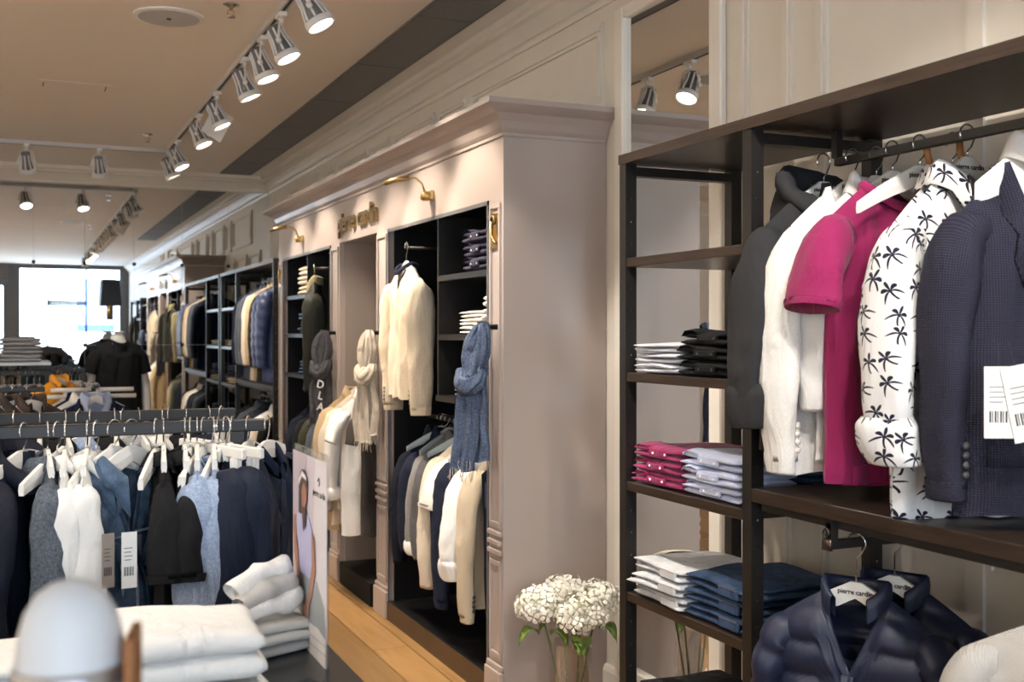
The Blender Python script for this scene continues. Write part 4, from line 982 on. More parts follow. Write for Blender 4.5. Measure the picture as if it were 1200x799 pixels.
# stacks on the cabinet shelves
stack(3, 'folded_polo', 'dusk navy folded polo, %s of the stack on the top shelf of the near bay', 'polo shirt', CX+.17, 4.71, CY*0+1.884, RZ, F['purple'], .30, .30, .062, 'polo', 'navy polos on the cabinet shelf', seed=31)
stack(3, 'folded_shirt', 'cream folded shirt, %s of the stack on the middle shelf of the near bay', 'shirt', CX+.19, 4.83, 1.594, RZ, F['linen'], .26, .30, .036, 'plain', 'cream shirts on the cabinet shelf', seed=32)
stack(3, 'rolled_scarf', 'black and white speckled roll, %s of the pile beside the cream shirts', 'scarf', CX+.16, 4.60, 1.594, RZ, F['dots'], .15, .24, .058, 'plain', 'speckled rolls on the cabinet shelf', seed=33)
stack(3, 'folded_jumper', 'slate grey crumpled jumper, %s of the pile on the low shelf of the near bay', 'jumper', CX+.18, 4.84, 1.291, RZ, F['slate'], .30, .30, .045, 'polo', 'grey pile on the low cabinet shelf', seed=34, jit=.02)
stack(3, 'rolled_socks', 'cream rolled sweater with dark ends, %s of the stack on the far bay shelf', 'sweater', CX+.17, 8.18, 1.884, RZ, F['sand'], .30, .26, .07, 'plain', 'rolls on the far cabinet shelf', seed=35)
stack(3, 'folded_shirt', 'blue patterned folded shirt, %s of the stack in the middle of the far bay', 'shirt', CX+.17, 8.18, 1.594, RZ, F['denim'], .28, .26, .05, 'plain', 'blue stack on the far cabinet shelf', seed=36)
stack(2, 'folded_shirt', 'navy folded shirt, %s of two on the low shelf of the far bay', 'shirt', CX+.17, 8.20, 1.291, RZ, F['darkdenim'], .28, .26, .05, 'plain', 'navy pair on the far cabinet shelf', seed=37)
# far bay rail
for (y, nm, lb, mt, ln, sl, kw) in ((7.38, 'trousers', 'white trousers on a hanger in the far bay nearest the niche', F['white'], .70, 0, dict(sh=.16)),
        (7.50, 'cardigan', 'yellow tan cardigan hanging in the far bay', F['tan'], .66, .55, dict(collar='rib')), (7.62, 'shirt', 'brown olive shirt hanging in the far bay', F['khaki'], .68, .55, dict(collar='shirt')),
        (7.78, 'shirt', 'blue grey jacket hanging in the far bay', F['slate'], .70, .6, dict(collar='shirt')), (7.95, 'parka', 'dark olive quilted parka hanging in the far bay', cloth('moss_nylon', (.035, .038, .022), rough=.6), .74, .62, dict(collar='stand', fat=1.3, depth=.07)),
        (8.2, 'coat', 'black coat hanging in the far bay', F['black'], .7, .6, dict(collar='shirt')), (8.42, 'coat', 'navy coat at the far end of the far bay rail', F['navy'], .7, .6, dict(collar='shirt'))):
    cabg(nm, lb, nm.replace('_', ' '), y, mt, ln, sl, **kw)
# niche rail: the clothes stand proud of the cabinet front
NR = (1.96, 1.30)
for (y, nm, lb, mt, ln, sl, kw) in ((6.24, 't_shirt', 'dark brown t-shirt with stitched sleeve hanging first in the niche', F['brownt'], .84, .22, dict(short=True, collar='rib', rail=NR, sh=.15, dx=-.01, fat=.75, out=.02)),
        (6.45, 'shirt', 'white short sleeved shirt with curved hem in the niche', F['white'], .86, .2, dict(collar='shirt', rail=NR, sh=.18, dx=-.04, short=True, fat=.7)),
        (6.58, 'dress_shirt', 'white long sleeved shirt with turned cuff in the niche', F['white'], .72, .52, dict(collar='shirt', rail=NR, cuff=.08, fat=1.1)),
        (6.72, 'cardigan', 'sand coloured cardigan behind the white shirts in the niche', F['sand'], .84, .62, dict(collar='rib', rail=NR)),
        (6.86, 'coat', 'tan coat at the far side of the niche', F['tan'], .90, .6, dict(collar='shirt', rail=NR))):
    cabg(nm, lb, nm.replace('_', ' '), y, mt, ln, sl, **kw)

# ------------------------------------------------------------------ scarves on the pilasters
def scarf(label, y, z, mat, length=.62, width=.075, seed=1, lean=0.0, text=None, twist=.0, turn=.45):
    t = thing('scarf', label, 'scarf', (CX-.075, y, z), -PI/2+turn)
    w = width; lp = MB(); r = random.Random(seed)
    ring_tube(lp, [(.004, .0, .014), (-.016+lean*.3, -.010, -.04), (-.030+lean*.6, -.014, -.12), (-.010+lean*.8, -.02, -.215)], [(.012, .020), (.024, .024), (.032, .026), (.024, .024)], seed, .07, 40, sub=8, ridge=.34)
    ring_tube(lp, [(.004, .0, .014), (.020, -.008, -.04), (.030+lean*.5, -.012, -.12), (.012+lean*.8, -.02, -.215)], [(.012, .020), (.022, .024), (.030, .026), (.024, .024)], seed+1, .07, 40, sub=8, ridge=.34)
    lp.build('loop', mat, t, True)
    k = MB(); ring_tube(k, [(-.056+lean*.9, -.010, -.175), (-.042+lean, -.030, -.225), (0+lean, -.040, -.245), (.042+lean, -.030, -.215), (.056+lean, -.01, -.17)], [(.014, .018), (.034, .022), (.042, .024), (.034, .022), (.014, .018)], seed+2, .08, 36, sub=8, ridge=.34)
    k.build('knot', mat, t, True)
    for q, (xo, ln, yo) in enumerate(((-.022, length, -.024), (.026, length*.93, -.012))):
        x0 = lean+xo; rows, cols = 26, 22; v = []; f = []; uv = []; ph = [r.uniform(0, 6.28) for _ in range(4)]
        for lay in (0, 1):
            for j in range(rows+1):
                tt = j/rows; zz = -.21-(ln-.21)*tt; wd = w*(.42+.30*smooth(0, .6, tt))
                for i in range(cols+1):
                    u = -1+2*i/cols
                    yy = yo + .010*math.sin(7*u+ph[0]+2*tt)+.011*(abs(math.sin(9*u+ph[1]-3*tt))-.5) + (.0035 if lay else -.0035)
                    v.append((x0+lean*.5*tt+u*wd+.006*math.sin(9*tt+ph[2])+.3*twist*tt, yy, zz+.006*math.sin(4*u+ph[3]))); uv.append((u*wd, zz))
        n1 = cols+1; B = (rows+1)*n1
        for j in range(rows):
            for i in range(cols):
                a = (j*n1+i, j*n1+i+1, (j+1)*n1+i+1, (j+1)*n1+i); f.append(tuple(reversed(a))); f.append(tuple(B+e for e in a))
            f.append((j*n1, (j+1)*n1, B+(j+1)*n1, B+j*n1)); f.append((j*n1+cols, B+j*n1+cols, B+(j+1)*n1+cols, (j+1)*n1+cols))
        for i in range(cols): f.append((rows*n1+i, rows*n1+i+1, B+rows*n1+i+1, B+rows*n1+i))
        tl = MB().add(v, f, uv).build('tail', mat, t, True)
        fr = MB()
        for i in range(0, cols+1):
            p = v[rows*n1+i]; fr.tube([p, (p[0]+r.uniform(-.006, .006), p[1]-.003, p[2]-.02), (p[0]+r.uniform(-.012, .012), p[1]-.004, p[2]-.035-r.uniform(0, .015))], .0016, 4)
        stuff(fr.build('fringe', F['scarfcream'] if mat == F['scarfblue'] else mat, tl))
        if text and q == 0:
            for n_, ch in enumerate(text):
                text_part('letter', ch, .072, plain('pale_print', (.62, .62, .62), .8), tl, (lean+.018+.004*n_*0, -.052, -.335-.073*n_), (PI/2, .25, 0), .0008, .001)
    return t
scarf('blue crinkled scarf with fringe knotted on the nearest cabinet pilaster', CY+.055, 1.625, F['scarfblue'], .62, .105, 3, lean=-.045)
scarf('cream crinkled scarf knotted on the pilaster between niche and near bay', CY+1.73, 1.60, F['scarfcream'], .62, .085, 5, lean=-.01)
scarf('dark grey scarf with pale capital letters knotted beside the niche', CY+2.77, 1.60, F['scarfgrey'], .60, .085, 8, lean=-.015, text='DLAB', turn=.8)

# ================================================================== clothes rails on the left
def double_rail(label, x0, x1, ys, z, posts, foot=True, bar=.033, shelf=None):
    t = thing('clothes_rail', label, 'clothes rail', ((x0+x1)/2, (ys[0]+ys[-1])/2, 0)); cx, cy = (x0+x1)/2, (ys[0]+ys[-1])/2; h = bar/2
    for y in ys: boxo('rail_bar', x0-cx, x1-cx, y-cy-h, y-cy+h, z-h, z+h, M_STEEL, t, .003)
    for px in posts:
        for y in ys: boxo('post', px-cx-h, px-cx+h, y-cy-h, y-cy+h, .03, z-h, M_STEEL, t)
        boxo('foot', px-cx-.025, px-cx+.025, ys[0]-cy-.15, ys[-1]-cy+.15, 0, .03, M_STEEL, t)
    if len(posts) > 1: boxo('base_bar', posts[0]-cx+.025, posts[-1]-cx-.025, -h, h, .0, .03, M_STEEL, t)
    if shelf: boxo('top_board', x0-cx, x1-cx, ys[0]-cy-.1, ys[-1]-cy+.1, z+.06, z+.085, shelf, t, .003)
    return t
double_rail('black double clothes rail crowded with hangers in the left foreground', -1.7, .622, (3.11, 3.59), 1.345, (-1.6, .545))
FR = 3.11; HZ = 1.345
def railg(name, label, cat, x, mat, rz=PI/2, length=.74, sleeves=.60, y=FR, z=HZ, **kw):
    cut = dict(sh=kw.pop('sh', .215), length=length, depth=kw.pop('depth', .045), hk=kw.pop('hk', -.010), slope=kw.pop('slope', .38), low=kw.pop('low', .032 if y in (FR, 3.59) else 0.0), colh=kw.pop('colh', .62 if y in (FR, 3.59) else 1.0), seed=kw.pop('seed', int(abs(x)*1000)+3), vneck=kw.pop('vneck', .0), flare=kw.pop('flare', 1.02), neck=kw.pop('neck', .068), quilt=kw.pop('q', 0))
    return garment(name, label, cat, (x, y, z), rz, mat, Cut(**cut), sleeves=sleeves, **kw)
D = math.radians
railg('hooded_jacket', 'black navy hooded jacket at the left edge of the front rail', 'jacket', .005, cloth('ink_navy', (.010, .012, .022), rough=.6), D(68), .80, .62, collar='hood', placket=True, fat=1.05)
railg('hooded_jacket', 'black navy jacket half cut by the left edge on the front rail', 'jacket', -.10, F['navy'], D(80), .80, .62, collar='shirt')
railg('wool_jacket', 'dark grey melange wool jacket between the navy hooded jacket and white shirts', 'jacket', .062, F['grey'], D(92), .80, .64, collar='shirt', out=.02, depth=.04, fat=.72)
railg('dress_shirt', 'white shirt hanging left of another white shirt on the front rail', 'shirt', .104, F['white'], D(86), .74, .62, collar='shirt', out=.015, fat=.66, depth=.03, cuff=.04, bmat=BT)
railg('dress_shirt', 'white shirt hanging between a white shirt and a denim jacket on the front rail', 'shirt', .158, F['white'], D(84), .74, .62, collar='shirt', out=.015, fat=.66, depth=.03, cuff=.04, bmat=BT)
for x, rz, lb in ((.225, 42, 'faded denim jacket nearest the white shirts on the front rail'), (.268, 38, 'faded denim jacket with a long white price tag on the front rail')):
    dj = railg('denim_jacket', lb, 'jacket', x, F['denim'], D(rz), .66, .60, collar='shirt', vneck=.24, neck=.09, colh=1.0, placket=True, buttons=6, bmat=M_CHROME, pockets=((-.15, -.05, -.36, -.24), (.05, .15, -.36, -.24)), cuff=.04, hem=True, out=.02, fat=.75, sh=.19, slope=1.0)
    cdj = Cut(sh=.19, length=.66, depth=.045, hk=-.010, slope=1.0, seed=int(abs(x)*1000)+3, vneck=.24, neck=.09, flare=1.02, low=.032)
    for x0_, x1_, z0_, z1_ in ((-.165, -.03, -.232, -.226), (.03, .165, -.232, -.226), (.042, .048, -.60, -.24), (-.048, -.042, -.60, -.24), (.15, .155, -.60, -.24)): patch(cdj, x0_, x1_, cdj.top+z0_, cdj.top+z1_, .010, 5).build('seam', cloth('pale_denim', (.22, .29, .38), 'denim', (.40, .47, .55)), dj, True)
tg = thing('price_tag', 'long white price tag with barcode hanging on the denim jacket', 'price tag', (.238, 2.82, 1.12), .1); price_tag(tg, (0, 0, 0), 0, .036, .135, .05)
tg = thing('price_tag', 'brown swing tag beside the long white tag on the denim jackets', 'price tag', (.190, 2.82, 1.12), .3); price_tag(tg, (0, 0, 0), 0, .03, .13, .04, plain('kraft', (.28, .24, .21), .7))
for x, lb in ((.350, 'black polo shirt left of another black polo on the front rail'), (.405, 'black polo shirt right of another black polo on the front rail')):
    railg('polo_shirt', lb, 'polo shirt', x, F['black'], D(84), .70, .24, short=True, collar='shirt', cuff=.014, depth=.03, fat=.45, out=.01)
for x, lb in ((.438, 'light blue melange jumper next to the black polos on the front rail'), (.482, 'light blue melange jumper right of its twin on the front rail')):
    railg('jumper', lb, 'jumper', x, F['sky'], D(82), .70, .70, collar='rib', out=.03, fat=.8, depth=.035)
for x, lb in ((.512, 'black trousers on a white clip hanger beside the light blue jumpers'), (.532, 'navy trousers on a white clip hanger left of the rail post')):
    railg('trousers', lb, 'trousers', x, F['black'] if x < .52 else F['navy'], D(70), .80, 0, sh=.15, depth=.028, flare=.9, bar=True)
for x, rz, lb, bd in ((.575, 66, 'navy jacket with a small blue badge hanging left on the rail end', 0), (.628, 62, 'navy jacket with a small blue badge at the very end of the front rail', 1)):
    j = railg('navy_jacket', lb, 'jacket', x, cloth('deep_navy_softshell', (.010, .015, .032), rough=.6), D(rz), .84, .66, collar='stand', fat=1.15, placket=True, out=.045, depth=.05)
    b = MB(); b.box(-.016, .016, -.002, .002, -.011, .011); b.build('badge', plain('badge_blue', (.04, .16, .38), .4), j, loc=(-.318, -.012, -.44), rot=(0, 0, -PI/2)); 
    b = MB(); b.box(-.012, .012, -.003, -.002, -.003, .005); b.build('badge_print', M_TAGW, j, loc=(-.318, -.012, -.44), rot=(0, 0, -PI/2))
def clip_hanger(label, x, rz, dz):
    h = thing('clip_hanger', label, 'hanger', (x, FR, HZ), rz)
    R = .0245; pts = [(R*math.cos(D(a)), 0, R*math.sin(D(a))) for a in range(205, -45, -25)] + [(.01, 0, -.03), (0, 0, -.05+dz)]
    MB().tube(pts, .0023, 6).build('hook', M_CHROME, h, True); boxo('bar', -.20, .20, -.007, .007, -.075+dz, -.047+dz, M_HANG, h, .003)
    for sx_ in (-.15, .15): boxo('clip', sx_-.02, sx_+.02, -.009, .009, -.115+dz, -.075+dz, M_HANG, h, .003)
clip_hanger('white clip hanger left of its twin over the dark trousers', .475, D(-74), .0)
clip_hanger('white clip hanger nearest the rail post over the dark trousers', .515, D(-72), .0)
# rear rail of the same stand, mostly hidden
REAR = [(-.02, 'khaki', 'khaki trousers'), (.05, 'slate', 'slate trousers'), (.12, 'black', 'black shirt'), (.19, 'sky', 'light blue shirt'), (.26, 'black', 'black jacket'), (.33, 'midgrey', 'mid grey jumper'), (.40, 'linen', 'off white jumper'), (.47, 'black', 'black coat'), (.54, 'navy', 'navy coat')]
WH = ['first', 'second', 'third', 'fourth', 'fifth', 'sixth', 'seventh', 'eighth', 'ninth']
for i, (x, m, nm) in enumerate(REAR):
    railg(nm.split()[-1], nm + ' hanging %s from the left on the rear rail of the double stand' % WH[i], nm.split()[-1], x, F[m], D(84+5*(i % 3)), .72, 0 if 'trousers' in nm else .58, y=3.59, collar=None if 'trousers' in nm else 'shirt', merge=True, seed=i+50, hlabel='white hanger %s from the left on the rear rail' % WH[i])
for i, x in enumerate((.09, .185, .335, .425, .46, .50)):
    hanger('bare white wooden hanger between clothes on the front rail, %s from the left' % WH[i], (x-.005, FR, HZ), D(66+4*(i % 4)), .0, True, None, 'bare hangers on the front rail', slope=.55)
for i, x in enumerate((.16, .285, .42, .58)):
    hanger('bare white wooden hanger between clothes on the rear rail, %s from the left' % WH[i], (x, 3.59, HZ), D(62+6*(i % 3)), .0, False, None, 'bare hangers on the rear rail', slope=.55, simple=True)

# ------------------------------------------------------------------ middle distance: brown jackets, suit stand, far rails
double_rail('black clothes rail with brown jackets at the left edge behind the double rail', -1.6, .10, (5.55,), 1.34, (-1.5, -.7), bar=.022)
for i, (x, m, nm) in enumerate(((-.14, 'rust', 'rust red knitted jacket'), (-.08, 'brown', 'dark brown leather jacket'), (-.02, 'brownt', 'grey brown jacket with pale zip'), (.04, 'brown', 'dark brown jacket with striped lining'), (-.22, 'slate', 'slate jacket'))):
    railg('jacket', nm + ' on the brown jackets rail at the left edge', 'jacket', x, F[m], D(22+4*i), .70, .6, y=5.55, z=1.34, merge=True, collar='stand', depth=.055, slope=.9, hlabel='white hanger in the %s at the left edge' % nm)
# suit stand
st = thing('suit_stand', 'black suit stand with a jacket over a blue shirt, in front of the mannequin', 'clothes stand', (.43, 7.72, 0))
b = MB(); b.box(-.014, .014, -.014, .014, .02, 1.25); b.build('post', M_STEEL, st); boxo('foot', -.22, .22, -.2, .2, 0, .02, M_STEEL, st)
b = MB(); b.box(-.012, .012, -.30, .25, 1.25, 1.272); b.build('arm', M_STEEL, st)
sl = dict(slope=.95, hk=-.0, depth=.05, flare=1.0)
garment('dress_shirt', 'pale blue shirt inside the dark navy suit jacket on the stand', 'shirt', (.43, 7.50, 1.26), .15, cloth('pale_blue_cotton', (.42, .50, .70)), Cut(sh=.18, length=.66, seed=61, vneck=.14, **dict(sl, depth=.035)), sleeves=0, collar='shirt', buttons=4, placket=True, hlabel='white hanger in the suit jacket on the stand')
garment('suit_jacket', 'dark navy suit jacket open over a pale blue shirt on the stand', 'jacket', (.43, 7.505, 1.26), .15, F['navy'], Cut(sh=.225, length=.74, seed=62, vneck=.36, neck=.09, **dict(sl, depth=.06)), sleeves=.6, lapel=True, hang=False)
for i, (y, m, nm) in enumerate(((7.60, 'white', 'white lined jacket'), (7.68, 'navy', 'navy jacket with white lining'), (7.76, 'linen', 'off white jacket'))):
    garment('suit_jacket', nm + ' hung behind the suit jacket on the stand', 'jacket', (.38-.02*i, y, 1.26), .3, F[m], Cut(sh=.22, length=.72, seed=63+i, vneck=.2, **sl), sleeves=.6, collar='shirt', merge=True, hlabel='white hanger in the %s on the suit stand' % nm)
for i, (dx, z) in enumerate(((-.15, 1.435), (.13, 1.43))):
    for q in range(2):
        o = tag(MB().tube([(-.11, 0, 0), (.11, 0, 0)], .014, 8).build('clamp_hanger', M_HANG, None, True), 'white clamp hanger bar, %s %s of the suit stand' % (('upper', 'lower')[q], ('left', 'right')[i]), 'hanger'); o.location = (.43+dx+.02*q*(1 if i else -1), 7.62+.05*q, 1.235-.045*q)
# far rail with a pale top board near the mirror
fr_ = double_rail('far black rail with pale top board at the left edge near the mirror', -1.7, .21, (9.35, 9.8), 1.29, (-1.6, .19), shelf=plain('pale_board', (.55, .60, .64), .35))
for i, (x, m, nm) in enumerate(((-.18, 'brown', 'brown shirt'), (-.12, 'sand', 'sand shirt'), (-.06, 'slate', 'slate jacket'), (-.01, 'navy', 'navy jacket'), (.04, 'slate', 'blue grey t-shirt'), (.09, 'slate', 'slate grey t-shirt'), (.13, 'purple', 'dusk navy t-shirt'))):
    railg(nm.split()[-1], nm + ' on the far rail under the pale board, %s from the left' % WH[i], nm.split()[-1], x, F[m], D(58), .60, .3 if 't-shirt' in nm else .55, y=9.35, z=1.29, merge=True, short='t-shirt' in nm, collar='rib', slope=1.0, hk=.03, hlabel='pale hanger %s from the left on the far rail' % WH[i])
railg('puffer_jacket', 'bright yellow padded jacket at the right end of the far rail', 'jacket', .27, F['yellow'], D(40), .56, .5, y=9.28, z=1.29, merge=True, collar='stand', q=.08, quilt=.08, fat=1.3, depth=.07, slope=1.0, hk=-.02, hlabel='hanger in the yellow padded jacket')
stack(3, 'folded_jumper', 'grey folded jumper, %s of the stack on the pale board at the left edge', 'jumper', .0, 9.45, 1.376, 0, F['midgrey'], .30, .3, .06, 'plain', 'grey jumpers on the pale board', seed=71)
double_rail('black clothes rail with bare white hangers beside the far rail', .24, .50, (10.2,), 1.28, (.25, .49))
for i in range(7): hanger('bare pale hanger on the short rail left of the mannequin, %s from the left' % WH[i], (.26+.033*i, 10.2, 1.28), D(30+12*(i % 3)), .03, False, None, 'bare hangers by the mannequin', simple=True)
railg('jacket', 'black jacket hanging under the bare pale hangers left of the mannequin', 'jacket', .36, F['black'], D(5), .6, .5, y=10.2, z=1.26, merge=True, collar='stand', slope=1.0, hk=.06)
# dark jacket on a bust close to the mirror
bu = thing('bust_form', 'dark hooded jacket shown on a bust form in front of the bright window reflection', 'mannequin', (.27, 10.75, 0)); bu.scale = (.88, .9, .93)
MB().tube([(0, 0, .03), (0, 0, 1.0)], .018, 10).build('pole', M_CHROME, bu); MB().lathe([(.15, 0), (.15, .015), (.03, .03)], n=24).build('base', M_CHROME, bu)
cb = Cut(sh=.24, length=.62, depth=.11, slope=1.0, hk=0, seed=75, neck=.09); b = body_mb(cb, 20, 20)
for sg in (-1, 1): sleeve(b, cb, sg, .55, fat=1.3, out=.03)
b.v = [(p[0], p[1], p[2]+1.56) for p in b.v]; b.build('jacket_body', cloth('teal_black_nylon', (.012, .020, .026), rough=.55), bu, True)
h = hood_mb(cb); h.v = [(p[0], p[1], p[2]+1.57) for p in h.v]; h.build('jacket_hood', F['black'], bu, True)

# ------------------------------------------------------------------ mannequin in a black t-shirt
def mannequin(x, y, rz):
    t = thing('mannequin', 'headless pale mannequin in a black t-shirt standing before the mirror wall', 'mannequin', (x, y, 0), rz)
    # one continuous torso with arms grown from a skinned skeleton
    vs_ = [(0, 0, .86), (0, .0, .98), (0, -.01, 1.14), (0, -.01, 1.30), (0, 0, 1.42), (0, .005, 1.52), (0, .0, 1.61),
           (.12, .0, 1.405), (.195, .005, 1.375), (.262, .02, 1.12), (.268, -.03, .90), (.24, -.06, .80), (-.12, .0, 1.405), (-.195, .005, 1.375), (-.262, .02, 1.12), (-.268, -.03, .90), (-.24, -.06, .80)]
    ed = [(0, 1), (1, 2), (2, 3), (3, 4), (4, 5), (5, 6), (4, 7), (7, 8), (8, 9), (9, 10), (10, 11), (4, 12), (12, 13), (13, 14), (14, 15), (15, 16)]
    rd = [(.15, .10), (.145, .105), (.14, .105), (.150, .10), (.085, .075), (.066, .066), (.068, .068), (.055, .06), (.055, .055), (.054, .054), (.042, .042), (.032, .026), (.055, .06), (.055, .055), (.054, .054), (.042, .042), (.032, .026)]
    me = bpy.data.meshes.new('body'); me.from_pydata(vs_, ed, []); me.materials.append(M_SKIN); o = bpy.data.objects.new('body', me); COL.objects.link(o); o.parent = t
    sk = o.modifiers.new('skin', 'SKIN'); 
    if not me.skin_vertices: 
        bpy.context.view_layer.objects.active = o
    for i, d in enumerate(rd): me.skin_vertices[0].data[i].radius = d
    me.skin_vertices[0].data[0].use_root = True
    ss = o.modifiers.new('sub', 'SUBSURF'); ss.levels = 2; ss.render_levels = 2
    for p in me.polygons: p.use_smooth = True
    sk.use_smooth_shade = True
    MB().lathe([(.064, 1.60), (.058, 1.618), (.0, 1.622)], n=20).build('neck_cap', M_SKIN, t, True)
    MB().tube([(0, 0, .02), (0, 0, .9)], .02, 10).build('pole', M_CHROME, t); MB().lathe([(.17, 0), (.17, .012), (.03, .03)], n=28).build('base', M_CHROME, t)
    for sg in (-1, 1):
        hd = MB()
        ring_tube(hd, [(sg*.24, -.055, .82), (sg*.238, -.07, .78), (sg*.236, -.085, .74)], [(.016, .028), (.016, .038), (.012, .036)], 3, .02, 12)
        for q, (yo, ln) in enumerate(((-.032, .075), (-.011, .085), (.011, .080), (.03, .062))):
            hd.tube([(sg*.236, -.085+yo, .745), (sg*.234, -.092+yo, .745-ln*.5), (sg*.226, -.094+yo, .745-ln)], [.0095, .0085, .006], 7)
        hd.tube([(sg*.232, -.11, .80), (sg*.220, -.138, .765), (sg*.212, -.142, .735)], [.011, .010, .007], 7)
        hd.build('hand', M_SKIN, t, True)
    c = Cut(sh=.215, length=.72, depth=.135, slope=.62, hk=-.05, seed=81, nf=.04, neck=.080, amp=.007); b = body_mb(c)
    b.v = [(p[0], p[1], p[2]+1.545) for p in b.v]; b.build('t_shirt_body', F['black'], t, True)
    for sg in (-1, 1):
        m = MB(); ring_tube(m, [(sg*.12, 0, 1.405), (sg*.195, .0, 1.38), (sg*.235, .008, 1.28), (sg*.255, .012, 1.22)], [(.06, .075), (.070, .085), (.068, .085), (.066, .088)], 5, .03, 18); m.build('t_shirt_sleeve', F['black'], t, True)
    cm = collar_mb(c, 'rib'); cm.v = [(p[0], p[1], p[2]+1.545) for p in cm.v]; cm.build('t_shirt_collar', F['black'], t, True)
    return t
mannequin(.83, 11.05, .25)

# ------------------------------------------------------------------ wall lamp on the mirror
lm = thing('wall_lamp', 'brass wall lamp with a black shade on the mirror beside the window reflection', 'lamp', (.80, YM-.008, 1.93))
b = MB(); b.box(-.03, .03, -.012, 0, -.20, .0, .003); b.tube([(0, -.01, -.10), (0, -.06, -.12), (0, -.095, -.10), (0, -.095, -.02)], .010, 8); b.lathe([(.016, -.03), (.022, -.02), (.016, .02)], (0, -.095, 0), 12); b.build('bracket', M_GOLD, lm, True)
sm = MB(); v = []; f = []
for (w_, d_, z_) in ((.098, .075, -.06), (.078, .06, .19), (.076, .058, .19), (.096, .073, -.06)):
    v += [(-w_, -.095-d_, z_), (w_, -.095-d_, z_), (w_, -.095+d_, z_), (-w_, -.095+d_, z_)]
for r_ in range(3):
    for k in range(4): f.append((r_*4+k, r_*4+(k+1) % 4, (r_+1)*4+(k+1) % 4, (r_+1)*4+k))
sm.add(v, f).build('lamp_shade', M_BLACK, lm)

# ================================================================== clothes of the far black rack
for i, (y, m, nm, q) in enumerate(((9.15, 'puffer', 'navy padded jacket', .08), (9.32, 'puffer', 'dark navy padded jacket', .08), (9.5, 'olive', 'dark olive jacket', 0), (9.66, 'tan', 'tan jacket', 0), (9.82, 'sand', 'sand jacket', 0), (9.98, 'slate', 'slate coat', 0), (10.14, 'slate', 'blue grey coat', 0), (10.3, 'navy', 'navy coat', 0))):
    mt = cloth('bright_navy_nylon', (.035, .055, .14), rough=.4, wr=.12) if m == 'puffer' else F[m]
    garment('jacket', nm + ', %s from the cabinet on the upper rail of the far rack' % WH[i], 'jacket', (2.06, y, 2.08), .05, mt, Cut(sh=.22, length=.84, depth=.07 if q else .05, seed=90+i, quilt=q, slope=.9), sleeves=.62, collar='stand', merge=True, quilt=q, wall=True, fat=1.25 if q else 1, hlabel='white hanger %s from the cabinet on the upper far rack rail' % WH[i])
MB().tube([(.19, .06, 1.02), (.19, 1.7, 1.02)], .012, 8).build('lower_rail', M_STEEL, rk2, True)
for i, (y, m, nm) in enumerate(((9.2, 'black', 'black jacket'), (9.4, 'sand', 'sand shirt'), (9.6, 'white', 'white shirt'), (9.8, 'navy', 'navy shirt'), (10.0, 'olive', 'olive jacket'), (10.25, 'slate', 'slate jacket'), (10.5, 'black', 'black coat'))):
    garment('shirt' if 'shirt' in nm else 'jacket', nm + ' hanging %s from the cabinet on the lower rail of the far rack' % WH[i], 'shirt' if 'shirt' in nm else 'jacket', (2.055, y, 1.02), .05, F[m], Cut(sh=.21, length=.72, depth=.05, seed=100+i, slope=.9), sleeves=.55, collar='shirt', merge=True, wall=True, hlabel='white hanger %s from the cabinet on the lower rail of the far rack' % WH[i])
for k, (z, m, nm) in enumerate(((1.467, 'sand', 'sand jumper'), (1.10, 'tan', 'tan jumper'), (1.10+.06, 'navy', 'navy jumper'), (1.10+.12, 'purple', 'dusk navy jumper'), (.728, 'slate', 'slate jumper'), (.788, 'navy', 'dark blue jumper'))):
    folded('folded_jumper', '%s folded on shelf %s of the far rack' % (nm, ('two', 'three', 'three', 'three', 'four', 'four')[k]), 'jumper', (2.04, 11.15, z+.001), RZ, F[m], .34, .32, .058, 110+k)

